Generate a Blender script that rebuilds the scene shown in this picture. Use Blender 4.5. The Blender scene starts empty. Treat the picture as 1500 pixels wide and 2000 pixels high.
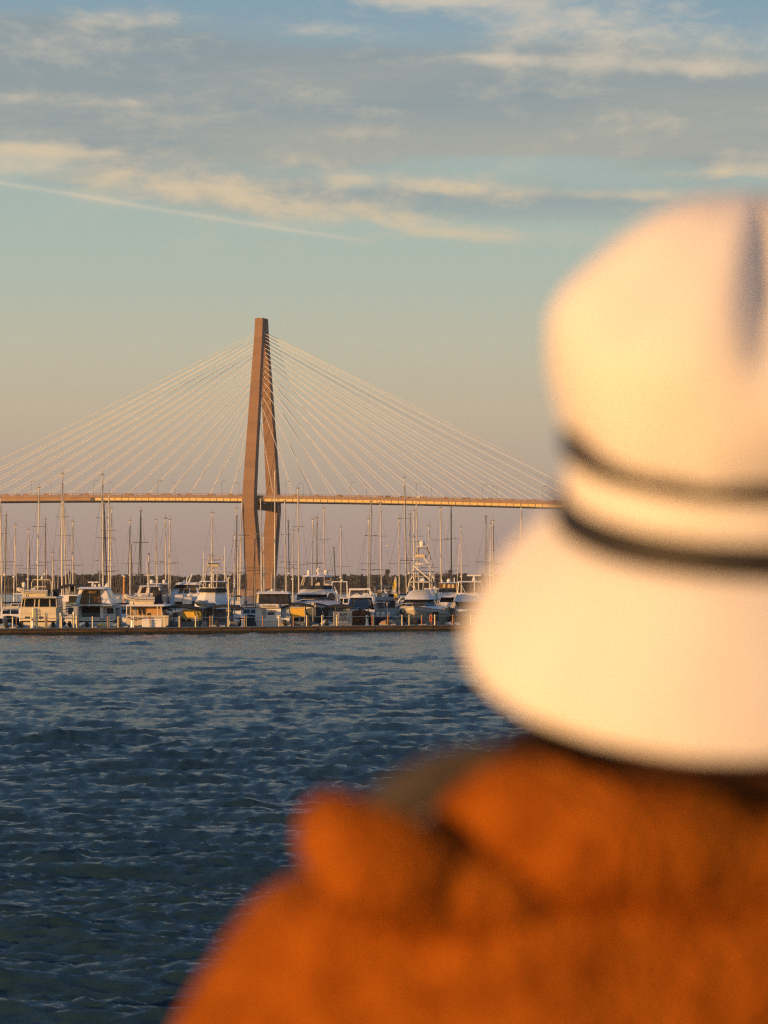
import bpy, math, random
import numpy as np
from mathutils import Vector, Matrix, noise as mnoise

SC = bpy.context.scene
COL = SC.collection
R = math.radians
rnd = random.Random(7)

# ------------------------------------------------------------------ camera
F, CX, HY, CH = 6250.0, 750.0, 1150.0, 4.5      # lens in photo pixels, optical axis, horizon row, eye height above water
cam_d = bpy.data.cameras.new('camera')
cam = bpy.data.objects.new('camera', cam_d)
COL.objects.link(cam)
cam.location = (0, 0, CH)
cam.rotation_euler = (R(90), 0, 0)
cam_d.sensor_fit = 'HORIZONTAL'
cam_d.sensor_width = 24.0
cam_d.lens = 100.0
cam_d.shift_y = 0.1
cam_d.clip_start = 0.1
cam_d.clip_end = 20000
cam_d.dof.use_dof = True
cam_d.dof.focus_distance = 560
cam_d.dof.aperture_fstop = 5.0
SC.camera = cam
SC.render.resolution_x, SC.render.resolution_y = 768, 1024

SC.view_settings.view_transform = 'Standard'
SC.view_settings.look = 'None'
SC.view_settings.exposure = 0
SC.view_settings.gamma = 1
SC.view_settings.use_curve_mapping = False
SC.cycles.use_denoising = False
SC.cycles.max_bounces = 5
SC.cycles.diffuse_bounces = 2
SC.cycles.glossy_bounces = 3
SC.cycles.transparent_max_bounces = 6
SC.cycles.pixel_filter_type = 'BLACKMAN_HARRIS'
SC.cycles.filter_width = 1.3
SC.cycles.sample_clamp_indirect = 3
SC.cycles.sample_clamp_direct = 3

# ------------------------------------------------------------------ sun
SUN_EL, SUN_AZ = 6.5, 231.0                       # degrees; azimuth clockwise from the view direction (+Y)
sdir = Vector((math.sin(R(SUN_AZ)) * math.cos(R(SUN_EL)), math.cos(R(SUN_AZ)) * math.cos(R(SUN_EL)), math.sin(R(SUN_EL))))
sun_d = bpy.data.lights.new('sun', 'SUN')
sun_d.energy = 5.0
sun_d.angle = R(0.6)
sun_d.color = (1.0, 0.52, 0.18)
sun = bpy.data.objects.new('sun', sun_d)
COL.objects.link(sun)
sun.rotation_euler = sdir.to_track_quat('Z', 'Y').to_euler()

# ------------------------------------------------------------------ world sky
world = bpy.data.worlds.new('World')
SC.world = world
world.use_nodes = True
wt = world.node_tree
wt.nodes.clear()


class E:
    """a float socket in a node tree with arithmetic"""
    def __init__(s, t, sock): s.t, s.k = t, sock
    def _m(s, op, *a, clamp=False):
        n = s.t.nodes.new('ShaderNodeMath'); n.operation = op; n.use_clamp = clamp
        for i, v in enumerate((s,) + a):
            if isinstance(v, E): s.t.links.new(v.k, n.inputs[i])
            else: n.inputs[i].default_value = v
        return E(s.t, n.outputs[0])
    def __add__(s, o): return s._m('ADD', o)
    def __sub__(s, o): return s._m('SUBTRACT', o)
    def __mul__(s, o): return s._m('MULTIPLY', o)
    def __truediv__(s, o): return s._m('DIVIDE', o)
    def sq(s): return s._m('MULTIPLY', s)
    def neg(s): return s * -1.0
    def exp(s): return s._m('EXPONENT')
    def clamp(s): return s._m('ADD', 0.0, clamp=True)
    def step(s, a, b):
        n = s.t.nodes.new('ShaderNodeMapRange'); n.interpolation_type = 'SMOOTHSTEP'
        s.t.links.new(s.k, n.inputs[0])
        n.inputs[1].default_value = a; n.inputs[2].default_value = b
        return E(s.t, n.outputs[0])


def ramp(t, fac, stops, interp='LINEAR'):
    n = t.nodes.new('ShaderNodeValToRGB')
    n.color_ramp.interpolation = interp
    els = n.color_ramp.elements
    while len(els) < len(stops): els.new(0.5)
    for e, (p, c) in zip(els, stops):
        e.position = p; e.color = (c[0], c[1], c[2], 1)
    t.links.new(fac.k if isinstance(fac, E) else fac, n.inputs[0])
    return n.outputs[0]


def lin(r, g, b):
    f = lambda v: ((v / 255 + 0.055) / 1.055) ** 2.4 if v > 10 else v / 255 / 12.92
    return (f(r), f(g), f(b))


def mixc(t, fac, a, b, mode='MIX'):
    n = t.nodes.new('ShaderNodeMix'); n.data_type = 'RGBA'; n.blend_type = mode
    for s, v in ((n.inputs[0], fac), (n.inputs[6], a), (n.inputs[7], b)):
        if isinstance(v, E): t.links.new(v.k, s)
        elif isinstance(v, bpy.types.NodeSocket): t.links.new(v, s)
        elif isinstance(v, (int, float)): s.default_value = v
        else: s.default_value = (v[0], v[1], v[2], 1)
    return n.outputs[2]


def noise3(t, x, y, z, scale, detail=5, rough=0.55, dist=0.0):
    c = t.nodes.new('ShaderNodeCombineXYZ')
    for i, v in enumerate((x, y, z)):
        if isinstance(v, E): t.links.new(v.k, c.inputs[i])
        else: c.inputs[i].default_value = v
    n = t.nodes.new('ShaderNodeTexNoise')
    n.inputs['Scale'].default_value = scale; n.inputs['Detail'].default_value = detail
    n.inputs['Roughness'].default_value = rough; n.inputs['Distortion'].default_value = dist
    t.links.new(c.outputs[0], n.inputs['Vector'])
    return E(t, n.outputs['Fac'])


tc = wt.nodes.new('ShaderNodeTexCoord')
sp = wt.nodes.new('ShaderNodeSeparateXYZ')
wt.links.new(tc.outputs['Generated'], sp.inputs[0])
dx, dy, dz = (E(wt, sp.outputs[i]) for i in range(3))
az = dx._m('ARCTAN2', dy)
el = dz._m('ARCSINE')
A = az * 6.25            # thousands of photo pixels from the view axis
V = el * 6.25            # thousands of photo pixels above the horizon
elf = el / 0.36
SKY = [(0.0, lin(162, 140, 130)), (0.035, lin(169, 146, 137)), (0.09, lin(180, 161, 144)), (0.15, lin(193, 178, 154)),
       (0.21, lin(189, 187, 165)), (0.27, lin(176, 187, 174)), (0.33, lin(167, 184, 176)), (0.42, lin(156, 174, 175)),
       (0.52, lin(126, 158, 177)), (0.60, lin(112, 148, 173)), (1.0, lin(84, 122, 160))]
base = mixc(wt, el.step(0.25, 1.2), ramp(wt, elf, SKY), lin(66, 106, 150))


def gauss(x0, v0, sx, sv, slope=0.0):
    """a soft patch of sky at photo-pixel-like angles (thousands): centre, spreads, tilt"""
    a = (A - (x0 - 0.75)) / sx
    b = (V - (1.15 - v0) - (A - (x0 - 0.75)) * slope) / sv
    return (a.sq() + b.sq()).neg().exp()


wx = noise3(wt, A * 1.2, V * 3.0, 3.1, 1.3, 3) - 0.5
n1 = noise3(wt, A * 0.9 + wx * 0.35, V * 2.7 + wx * 0.5, 1.7, 1.9, 8, 0.60)
n2 = noise3(wt, A * 2.0 + wx * 0.4, V * 4.6 + wx * 0.6, 9.3, 2.8, 9, 0.64)
n3 = noise3(wt, A * 0.5, V * 4.5, 5.5, 1.5, 6, 0.6)
fade_low = V.step(0.655, 0.80)
grey = (gauss(0.75, 0.170, 1.25, 0.085, -0.03) + gauss(0.25, 0.250, 0.55, 0.07, -0.08) * 0.9 + gauss(1.25, 0.27, 0.45, 0.07) * 0.8
        + gauss(0.05, 0.11, 0.35, 0.06) * 0.6 + gauss(1.02, 0.408, 0.55, 0.034, -0.02) * 0.95 + gauss(0.3, 0.36, 0.5, 0.05, -0.1) * 0.5).clamp()
high = V.step(1.15, 1.9)
cover_b = grey * 0.62 + high * 0.06 - gauss(1.0, 0.325, 0.24, 0.020) * 0.28 - gauss(0.02, 0.33, 0.10, 0.02) * 0.5
cover = (n1 * 0.95 + (n2 - 0.5) * 0.35 + cover_b).step(0.50, 0.94)
cover = cover * fade_low
lit_b = (gauss(0.33, 0.356, 0.42, 0.05, -0.12) * 0.62 + gauss(0.90, 0.370, 0.15, 0.020, -0.08) * 0.72 + gauss(0.69, 0.354, 0.05, 0.018) * 0.5
         + gauss(1.24, 0.386, 0.14, 0.014, -0.01) * 0.6 + gauss(0.92, 0.462, 0.22, 0.020, -0.06) * 0.46
         + gauss(0.62, 0.415, 0.32, 0.022, -0.10) * 0.30 + gauss(1.12, 0.05, 0.30, 0.050, -0.16) * 0.62 + gauss(0.86, 0.008, 0.24, 0.022, -0.02) * 0.40
         + gauss(1.30, 0.145, 0.28, 0.018, -0.03) * 0.45 + gauss(0.27, 0.055, 0.17, 0.025) * 0.42 + gauss(0.66, 0.075, 0.13, 0.02) * 0.42
         + gauss(0.98, 0.125, 0.16, 0.014) * 0.45 + gauss(0.15, 0.205, 0.32, 0.020) * 0.36 + gauss(0.72, 0.268, 0.20, 0.014) * 0.26
         + gauss(1.45, 0.345, 0.25, 0.014) * 0.40 + gauss(0.06, 0.30, 0.16, 0.012, -0.06) * 0.45 + gauss(0.05, 0.11, 0.25, 0.03) * 0.30)
lit = ((n2 - 0.5) * 2.1 + (n1 - 0.5) * 0.9 + lit_b * 1.05 - high * 0.12).step(0.02, 0.95)
lit = lit * V.step(0.63, 0.72)
# contrail: a long thin lit streak that sinks to the right
cv = (V - 0.785 + (A + 0.75) * 0.155 + (n3 - 0.5) * 0.03)
trail = ((cv / 0.004).sq().neg().exp() * 0.5 + (cv / 0.011).sq().neg().exp() * 0.16) * A.step(0.02, -0.12) * (n2 * 2.2 - 0.3).clamp()
trail = trail.clamp()
greycol = mixc(wt, n3.step(0.35, 0.7), lin(140, 154, 159), lin(167, 168, 160))
litcol = mixc(wt, V.step(0.65, 1.15), lin(219, 198, 164), lin(205, 196, 180))
c1 = mixc(wt, cover * 0.86, base, greycol)
c2 = mixc(wt, lit * 0.92, c1, litcol)
c3 = mixc(wt, trail * 0.8, c2, lin(222, 206, 180))
nish = wt.nodes.new('ShaderNodeTexSky')
nish.sky_type = 'NISHITA'
nish.sun_disc = False
nish.sun_elevation = R(SUN_EL)
nish.sun_rotation = R(SUN_AZ)
nscale = wt.nodes.new('ShaderNodeMix'); nscale.data_type = 'RGBA'; nscale.blend_type = 'MULTIPLY'
nscale.inputs[0].default_value = 1.0
wt.links.new(nish.outputs[0], nscale.inputs[6])
nscale.inputs[7].default_value = (1, 1, 1, 1)
sunside = (dx * sdir.x + dy * sdir.y).step(0.0, 0.95)
bg1 = wt.nodes.new('ShaderNodeBackground'); bg1.inputs[1].default_value = 1.0
wt.links.new(c3, bg1.inputs[0])
bg2 = wt.nodes.new('ShaderNodeBackground'); bg2.inputs[1].default_value = 0.10
wt.links.new(nscale.outputs[2], bg2.inputs[0])
mx = wt.nodes.new('ShaderNodeMixShader')
wt.links.new(sunside.k, mx.inputs[0])
wt.links.new(bg1.outputs[0], mx.inputs[1])
wt.links.new(bg2.outputs[0], mx.inputs[2])
wo = wt.nodes.new('ShaderNodeOutputWorld')
wt.links.new(mx.outputs[0], wo.inputs[0])

# ------------------------------------------------------------------ materials
MATS = {}


def mat(name, col, rough=0.5, var=0.12, vscale=3.0, metal=0.0, bump=0.0, bscale=20.0, stretch=(1, 1, 1), spec=0.5, col2=None, detail=4):
    m = bpy.data.materials.new(name); m.use_nodes = True
    t = m.node_tree; b = t.nodes['Principled BSDF']
    b.inputs['Roughness'].default_value = rough
    b.inputs['Metallic'].default_value = metal
    b.inputs['Specular IOR Level'].default_value = spec
    g = t.nodes.new('ShaderNodeTexCoord'); mp = t.nodes.new('ShaderNodeMapping')
    mp.inputs['Scale'].default_value = stretch
    t.links.new(g.outputs['Object'], mp.inputs[0])
    n = t.nodes.new('ShaderNodeTexNoise'); n.inputs['Scale'].default_value = vscale; n.inputs['Detail'].default_value = detail
    t.links.new(mp.outputs[0], n.inputs['Vector'])
    lo = tuple(c * (1 - var) for c in col) if col2 is None else col2
    hi = tuple(min(1, c * (1 + var)) for c in col) if col2 is None else col
    r = ramp(t, n.outputs['Fac'], [(0.3, lo), (0.7, hi)])
    t.links.new(r, b.inputs['Base Color'])
    if bump:
        n2_ = t.nodes.new('ShaderNodeTexNoise'); n2_.inputs['Scale'].default_value = bscale; n2_.inputs['Detail'].default_value = 5
        t.links.new(mp.outputs[0], n2_.inputs['Vector'])
        bp = t.nodes.new('ShaderNodeBump'); bp.inputs['Strength'].default_value = bump; bp.inputs['Distance'].default_value = 0.05
        t.links.new(n2_.outputs['Fac'], bp.inputs['Height']); t.links.new(bp.outputs[0], b.inputs['Normal'])
    MATS[name] = m
    return m


M = MATS
mat('gelcoat', (0.78, 0.765, 0.74), 0.30, 0.08, 1.2)
mat('cream_gelcoat', (0.66, 0.58, 0.42), 0.32, 0.10, 1.4)
mat('grey_gelcoat', (0.34, 0.36, 0.38), 0.28, 0.10, 1.0)
mat('slate_hull', (0.13, 0.15, 0.17), 0.25, 0.15, 0.8)
mat('navy_hull', (0.02, 0.03, 0.06), 0.2, 0.2, 1.0)
mat('green_hull', (0.03, 0.09, 0.08), 0.25, 0.2, 1.0)
mat('sand_hull', (0.60, 0.52, 0.40), 0.25, 0.08, 0.8)
mat('yellow_hull', (0.80, 0.50, 0.08), 0.4, 0.12, 2.0)
mat('tan_wood', (0.52, 0.30, 0.12), 0.45, 0.18, 4.0, stretch=(1, 1, 6))
mat('teak', (0.25, 0.13, 0.06), 0.5, 0.25, 5.0, stretch=(1, 1, 8))
mat('curtain', (0.16, 0.10, 0.05), 0.8, 0.35, 3.0, stretch=(8, 1, 0.3))
mat('glass', (0.010, 0.012, 0.016), 0.06, 0.3, 1.0, spec=0.6)
mat('smoked_glass', (0.035, 0.035, 0.04), 0.10, 0.5, 1.6)
mat('navy_canvas', (0.012, 0.018, 0.04), 0.75, 0.35, 3.0, bump=0.3)
mat('black_canvas', (0.012, 0.012, 0.014), 0.7, 0.35, 3.0, bump=0.3)
mat('blue_canvas', (0.25, 0.33, 0.40), 0.8, 0.30, 2.2, bump=0.6, bscale=6)
mat('grey_canvas', (0.16, 0.16, 0.17), 0.8, 0.30, 2.2, bump=0.5, bscale=6)
mat('white_canvas', (0.62, 0.58, 0.54), 0.8, 0.12, 2.2, bump=0.3, bscale=6)
mat('steel', (0.55, 0.53, 0.50), 0.4, 0.15, 4.0, metal=0.25)
mat('alloy_mast', (0.60, 0.55, 0.47), 0.5, 0.14, 1.5, stretch=(1, 1, 0.3))
mat('dark_mast', (0.035, 0.035, 0.04), 0.4, 0.3, 1.5)  # black-painted masts, and shade put into the colour of shaded masts
mat('wire', (0.22, 0.20, 0.18), 0.5, 0.2, 3.0)
mat('inflatable_grey', (0.50, 0.47, 0.43), 0.6, 0.12, 3.0)
mat('inflatable_stripe', (0.10, 0.10, 0.12), 0.6, 0.2, 3.0)
mat('rubber', (0.02, 0.02, 0.022), 0.7, 0.3, 5.0)
mat('dome_white', (0.70, 0.68, 0.63), 0.4, 0.06, 3.0)
mat('dock_timber', (0.32, 0.15, 0.05), 0.8, 0.45, 1.3, bump=0.1, bscale=8, stretch=(0.4, 2, 3))
mat('dock_concrete', (0.26, 0.24, 0.21), 0.85, 0.2, 1.2)
mat('waterline_growth', (0.075, 0.060, 0.020), 0.7, 0.5, 2.5, bump=0.15, bscale=10)
mat('dock_post', (0.84, 0.72, 0.42), 0.5, 0.15, 3.0)
mat('post_rust', (0.42, 0.20, 0.07), 0.6, 0.25, 5.0)
mat('sign_board', (0.66, 0.55, 0.40), 0.6, 0.08, 2.0)
mat('sign_face', (0.72, 0.62, 0.50), 0.55, 0.05, 2.0)
mat('sign_ink', (0.05, 0.035, 0.03), 0.6, 0.2, 4.0)
mat('red_paint', (0.55, 0.05, 0.02), 0.45, 0.15, 4.0)
mat('orange_paint', (0.80, 0.20, 0.03), 0.5, 0.15, 4.0)
mat('yellow_flag', (0.80, 0.55, 0.03), 0.7, 0.15, 4.0)
mat('concrete_tower', (0.235, 0.142, 0.090), 0.85, 0.13, 0.06, bump=0.0, stretch=(0.35, 0.35, 2.6), detail=4)
mat('concrete_deck', (0.27, 0.185, 0.145), 0.85, 0.12, 0.2, stretch=(1, 1, 1))
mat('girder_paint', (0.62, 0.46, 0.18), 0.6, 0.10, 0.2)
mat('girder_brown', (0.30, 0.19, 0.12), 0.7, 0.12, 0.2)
mat('girder_dark', (0.06, 0.055, 0.05), 0.7, 0.2, 0.3)
mat('asphalt', (0.05, 0.05, 0.05), 0.9, 0.2, 0.5)
mat('cable_sheath', (0.78, 0.75, 0.71), 0.5, 0.05, 0.1)
mat('lamp_steel', (0.10, 0.095, 0.09), 0.6, 0.2, 0.5)
mat('car_dark', (0.03, 0.03, 0.035), 0.3, 0.2, 1.0)
mat('car_white', (0.70, 0.70, 0.70), 0.3, 0.05, 1.0)
mat('car_red', (0.25, 0.03, 0.02), 0.3, 0.1, 1.0)
mat('car_silver', (0.40, 0.40, 0.41), 0.3, 0.1, 1.0, metal=0.4)
mat('rock', (0.26, 0.19, 0.14), 0.9, 0.4, 0.25, bump=0.5, bscale=1.0)
mat('foliage', (0.040, 0.040, 0.034), 0.9, 0.0, 0.05, col2=(0.028, 0.029, 0.026))
mat('bark', (0.08, 0.06, 0.045), 0.9, 0.3, 0.8)
mat('shore_soil', (0.14, 0.11, 0.08), 0.95, 0.3, 0.05)
mat('paving', (0.30, 0.28, 0.26), 0.9, 0.15, 3.0)
mat('hat_cloth', (0.77, 0.725, 0.69), 0.85, 0.05, 9.0, bump=0.10, bscale=90)
mat('hat_ribbon', (0.014, 0.010, 0.008), 0.6, 0.2, 20.0)
mat('fleece', (0.42, 0.116, 0.009), 0.95, 0.0, 32.0, col2=(0.23, 0.057, 0.005), bump=0.6, bscale=90, detail=6, spec=0.05)
mat('lining', (0.055, 0.042, 0.032), 0.9, 0.25, 20.0)
mat('hair', (0.050, 0.018, 0.007), 0.7, 0.0, 16.0, col2=(0.006, 0.004, 0.003), spec=0.12)
mat('skin', (0.42, 0.24, 0.16), 0.55, 0.08, 20.0)
mat('trousers', (0.04, 0.045, 0.06), 0.85, 0.2, 10.0)
mat('shoe', (0.03, 0.025, 0.02), 0.5, 0.2, 10.0)
mat('gull_white', (0.75, 0.74, 0.72), 0.7, 0.1, 8.0)


def concrete_lines(m):
    """pour joints: narrow darker lines every few metres up the tower (surface colour of the joint itself)"""
    t = m.node_tree; b = t.nodes['Principled BSDF']
    src = b.inputs['Base Color'].links[0].from_socket
    g = t.nodes.new('ShaderNodeTexCoord'); s = t.nodes.new('ShaderNodeSeparateXYZ')
    t.links.new(g.outputs['Object'], s.inputs[0])
    z = E(t, s.outputs[2])
    f = (z / 4.6)._m('FRACT')
    line = f.step(0.92, 0.97) * 0.45
    t.links.new(mixc(t, line, src, (0.12, 0.08, 0.055)), b.inputs['Base Color'])


concrete_lines(M['concrete_tower'])


def X(px, D): return (px - CX) * D / F
def Z(py, D): return CH + (HY - py) * D / F


# ------------------------------------------------------------------ mesh helpers
class MB:
    """collects shapes for ONE mesh object"""
    def __init__(s): s.v, s.f = [], []

    def add(s, vs, fs):
        o = len(s.v); s.v += [tuple(v) for v in vs]; s.f += [tuple(i + o for i in f) for f in fs]
        return s

    def frus(s, b, t):
        """b, t: (x0, x1, y0, y1, z) bottom and top rectangles"""
        vs = []
        for r in (b, t):
            x0, x1, y0, y1, z = r
            vs += [(x0, y0, z), (x1, y0, z), (x1, y1, z), (x0, y1, z)]
        return s.add(vs, [(3, 2, 1, 0), (4, 5, 6, 7), (0, 1, 5, 4), (1, 2, 6, 5), (2, 3, 7, 6), (3, 0, 4, 7)])

    def box(s, x0, x1, y0, y1, z0, z1): return s.frus((x0, x1, y0, y1, z0), (x0, x1, y0, y1, z1))

    def loft(s, rings, cap=True, closed=True):
        n = len(rings[0]); vs = [p for r in rings for p in r]; fs = []
        for i in range(len(rings) - 1):
            for j in range(n if closed else n - 1):
                k = (j + 1) % n
                fs.append((i * n + j, i * n + k, (i + 1) * n + k, (i + 1) * n + j))
        if cap:
            fs.append(tuple(range(n - 1, -1, -1))); fs.append(tuple((len(rings) - 1) * n + j for j in range(n)))
        return s.add(vs, fs)

    def tube(s, pts, r, n=6, r1=None):
        pts = [Vector(p) for p in pts]
        rings = []
        for i, p in enumerate(pts):
            d = (pts[min(i + 1, len(pts) - 1)] - pts[max(i - 1, 0)]).normalized()
            u = d.cross(Vector((0, 0, 1)))
            if u.length < 1e-3: u = d.cross(Vector((0, 1, 0)))
            u.normalize(); w = d.cross(u)
            rr = r if r1 is None else r + (r1 - r) * i / (len(pts) - 1)
            rings.append([p + u * math.cos(2 * math.pi * k / n) * rr + w * math.sin(2 * math.pi * k / n) * rr for k in range(n)])
        return s.loft(rings)

    def lathe(s, prof, c=(0, 0, 0), n=12):
        rings = [[(c[0] + r * math.cos(2 * math.pi * k / n), c[1] + r * math.sin(2 * math.pi * k / n), c[2] + z) for k in range(n)] for r, z in prof]
        return s.loft(rings)

    def dome(s, c, r, h, n=10):
        """a dome standing on c: drum then rounded cap"""
        k = max(h - r, 0)
        prof = [(r * 0.8, 0), (r * 0.97, 0.12 * h)] + ([(r, k)] if k > 0.2 * h else []) + [(r * math.cos(a), k + (h - k) * math.sin(a)) for a in (0.3, 0.65, 1.0, 1.3)] + [(0.02 * r, h)]
        return s.lathe(prof, c, n)

    def build(s, name, m, parent=None, smooth=None, loc=None, bevel=0.0):
        me = bpy.data.meshes.new(name)
        me.from_pydata(s.v, [], s.f); me.validate()
        me.materials.append(M[m] if isinstance(m, str) else m)
        o = bpy.data.objects.new(name, me); COL.objects.link(o)
        if smooth:
            me.polygons.foreach_set('use_smooth', [True] * len(me.polygons))
            if smooth is not True: me.set_sharp_from_angle(angle=R(smooth))
        if parent: o.parent = parent
        if loc: o.location = loc
        if bevel:
            b = o.modifiers.new('b', 'BEVEL'); b.width = bevel; b.segments = 2; b.limit_method = 'ANGLE'
        return o


def tag(o, label=None, cat=None, group=None, kind=None):
    if label: o['label'] = label
    if cat: o['category'] = cat
    if group: o['group'] = group
    if kind: o['kind'] = kind
    return o


def empty(name, loc, label, cat, group=None, rz=0.0):
    o = bpy.data.objects.new(name, None); COL.objects.link(o)
    o.location = loc; o.rotation_euler = (0, 0, rz); o.empty_display_size = 0.1
    return tag(o, label, cat, group)


def copy_obj(o, parent=None, loc=None, rot=None):
    c = o.copy(); COL.objects.link(c)
    if parent: c.parent = parent
    if loc is not None: c.location = loc
    if rot is not None: c.rotation_euler = rot
    return c


# ------------------------------------------------------------------ water
def make_water():
    rng = np.random.default_rng(3)
    inv = np.linspace(1 / 22.0, 1 / 352.0, 1180)
    rows = np.concatenate([1 / inv, np.geomspace(356, 2700, 60)])
    u = np.linspace(-0.24, 0.24, 780)
    Yg = np.repeat(rows[:, None], len(u), 1).astype(np.float32)
    Xg = (Yg * u[None, :]).astype(np.float32)
    H = np.zeros_like(Yg)
    n = 100
    lam = np.exp(rng.uniform(np.log(0.18), np.log(1.9), n))
    for i in range(n):
        th = rng.normal(0.10, 0.29)
        k = 2 * np.pi / lam[i]
        a = 0.0070 * lam[i] ** 0.80 * rng.uniform(0.5, 1.5) * (1.35 if lam[i] < 0.6 else 1.0)
        ph = (Xg * np.sin(th) + Yg * np.cos(th)) * k + rng.uniform(0, 6.28)
        s = np.sin(ph)
        H += a * (2 * ((s + 1) * 0.5) ** 1.6 - 0.9)
    for _ in range(26):
        lm = np.exp(rng.uniform(np.log(2.2), np.log(8.0)))
        th = rng.normal(0.12, 0.33); k = 2 * np.pi / lm
        sn = np.sin((Xg * np.sin(th) + Yg * np.cos(th)) * k + rng.uniform(0, 6.28)).astype(np.float32)
        H += 0.0046 * lm * rng.uniform(0.5, 1.5) * (2 * ((sn + 1) * 0.5) ** 1.8 - 0.85)
    # gusts: patches of livelier and calmer water
    g = 0.95 + 0.12 * np.sin(Xg * 0.11 + Yg * 0.045 + 1) * np.sin(Yg * 0.06 - Xg * 0.05) + 0.10 * np.sin(Yg * 0.16 + Xg * 0.04)
    fade = np.clip((342 - Yg) / 20, 0.12, 1) * np.clip((1500 - Yg) / 900, 0, 1)
    H *= g * fade
    nr, nc = Yg.shape
    co = np.stack([Xg, Yg, H], -1).reshape(-1, 3).astype(np.float32)
    idx = np.arange(nr * nc).reshape(nr, nc)
    q = np.stack([idx[:-1, :-1], idx[:-1, 1:], idx[1:, 1:], idx[1:, :-1]], -1).reshape(-1, 4).astype(np.int32)
    me = bpy.data.meshes.new('water')
    me.vertices.add(len(co)); me.vertices.foreach_set('co', co.ravel())
    me.loops.add(q.size); me.loops.foreach_set('vertex_index', q.ravel())
    me.polygons.add(len(q)); me.polygons.foreach_set('loop_start', np.arange(0, q.size, 4, dtype=np.int32))
    me.polygons.foreach_set('use_smooth', np.ones(len(q), dtype=bool))
    me.update(); me.validate()
    m = bpy.data.materials.new('sea_water'); m.use_nodes = True
    t = m.node_tree; b = t.nodes['Principled BSDF']
    b.inputs['Base Color'].default_value = (0.014, 0.036, 0.050, 1)
    b.inputs['Roughness'].default_value = 0.15
    b.inputs['IOR'].default_value = 1.33
    gco = t.nodes.new('ShaderNodeTexCoord')
    s1 = t.nodes.new('ShaderNodeMapping'); s1.inputs['Scale'].default_value = (0.36, 1.6, 1)
    s1.inputs['Rotation'].default_value = (0, 0, 0.1)
    t.links.new(gco.outputs['Object'], s1.inputs[0])
    na = t.nodes.new('ShaderNodeTexNoise'); na.inputs['Scale'].default_value = 5.0; na.inputs['Detail'].default_value = 7; na.inputs['Roughness'].default_value = 0.52
    t.links.new(s1.outputs[0], na.inputs['Vector'])
    bp = t.nodes.new('ShaderNodeBump'); bp.inputs['Strength'].default_value = 0.9; bp.inputs['Distance'].default_value = 0.10
    t.links.new(na.outputs['Fac'], bp.inputs['Height']); t.links.new(bp.outputs[0], b.inputs['Normal'])
    me.materials.append(m)
    o = bpy.data.objects.new('water', me); COL.objects.link(o); o['kind'] = 'structure'
    # the rest of the harbour, outside the wave field
    rest = MB().add([(-2500, -400, -0.36), (2500, -400, -0.36), (2500, 2700, -0.36), (-2500, 2700, -0.36)], [(0, 1, 2, 3)]).build('water', m)
    rest['kind'] = 'structure'


make_water()

# ------------------------------------------------------------------ far shore
SH = 2650.0
b_ = MB()
pts = []
for i in range(201):
    x = -2450 + i * 24.5
    pts.append((x, SH - 30 + 12 * mnoise.noise((x * 0.01, 0, 0))))
rings = []
for x, y in pts:
    rings.append([(x, y, -1.0), (x, y + 8, 1.0), (x, y + 40, 1.6), (x, y + 160, 2.0), (x, y + 160, -1.0)])
b_.loft(rings)
tag(b_.build('far_shore', 'shore_soil'), kind='structure')


def clump(mb, c, rx, rz, rg, nfaces=26):
    """an uneven crown made of small leaf-clump faces spread through a volume"""
    for _ in range(nfaces):
        while True:
            p = Vector((rg.uniform(-1, 1), rg.uniform(-1, 1), rg.uniform(-0.9, 1)))
            if 0.25 < p.length < 1: break
        s = rg.uniform(0.25, 0.5) * rz
        o = Vector((c[0] + p.x * rx, c[1] + p.y * rx, c[2] + p.z * rz))
        a = Vector((rg.uniform(-1, 1), rg.uniform(-1, 1), rg.uniform(-1, 1))).normalized() * s
        d = Vector((rg.uniform(-1, 1), rg.uniform(-1, 1), rg.uniform(-1, 1))).normalized() * s
        e = Vector((rg.uniform(-1, 1), rg.uniform(-1, 1), rg.uniform(-1, 1))).normalized() * s
        mb.add([o + a, o + d, o + e, o - a * 0.7 - d * 0.5], [(0, 1, 2), (0, 2, 3), (1, 3, 2), (0, 3, 1)])


def wood_top(px):
    return 1125 + 3.2 * mnoise.noise((px * 0.012, 2.0, 0)) + 2.2 * mnoise.noise((px * 0.045, 5.0, 0)) - (3 if 800 < px < 920 else 0) - (1.5 if 100 < px < 200 else 0)


wood = MB(); rg = random.Random(11)
for row in range(5):
    D = SH + 10 + row * 26
    px = -900.0
    while px < 2500:
        w = rg.uniform(7, 15)
        top = wood_top(px) + 1.5 - row * 0.4 + rg.uniform(-1.5, 1.6)
        zt = Z(top, D); rz = zt * rg.uniform(0.34, 0.5)
        clump(wood, (X(px, D), D + rg.uniform(-8, 8), zt - rz), w * D / F * 0.75, rz, rg, 34)
        clump(wood, (X(px, D), D, rz * 0.7), w * D / F * 0.9, rz * 0.95, rg, 24)
        px += w * 0.72
tag(wood.build('far_wood', 'foliage'), kind='stuff')


def far_tree(px, top, w, label):
    D = SH - 12; rg = random.Random(int(px))
    r = empty('shore_tree', (X(px, D), D, 0.6), label, 'tree', 'tall trees on the far shore')
    zt = Z(top, D) - 0.6
    MB().tube([(0, 0, 0), (0.3, 0, zt * 0.5), (-0.2, 0, zt * 0.8)], 0.5, 6, 0.2).build('trunk', 'bark', r)
    c = MB()
    for k in range(7):
        a = rg.uniform(0, 6.28); q = rg.uniform(0, 0.8) * w * D / F
        clump(c, (q * math.cos(a), q * 0.5 * math.sin(a), zt * rg.uniform(0.72, 0.93)), w * D / F * 0.45, zt * 0.10, rg, 22)
    c.build('crown', 'foliage', r)


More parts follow.
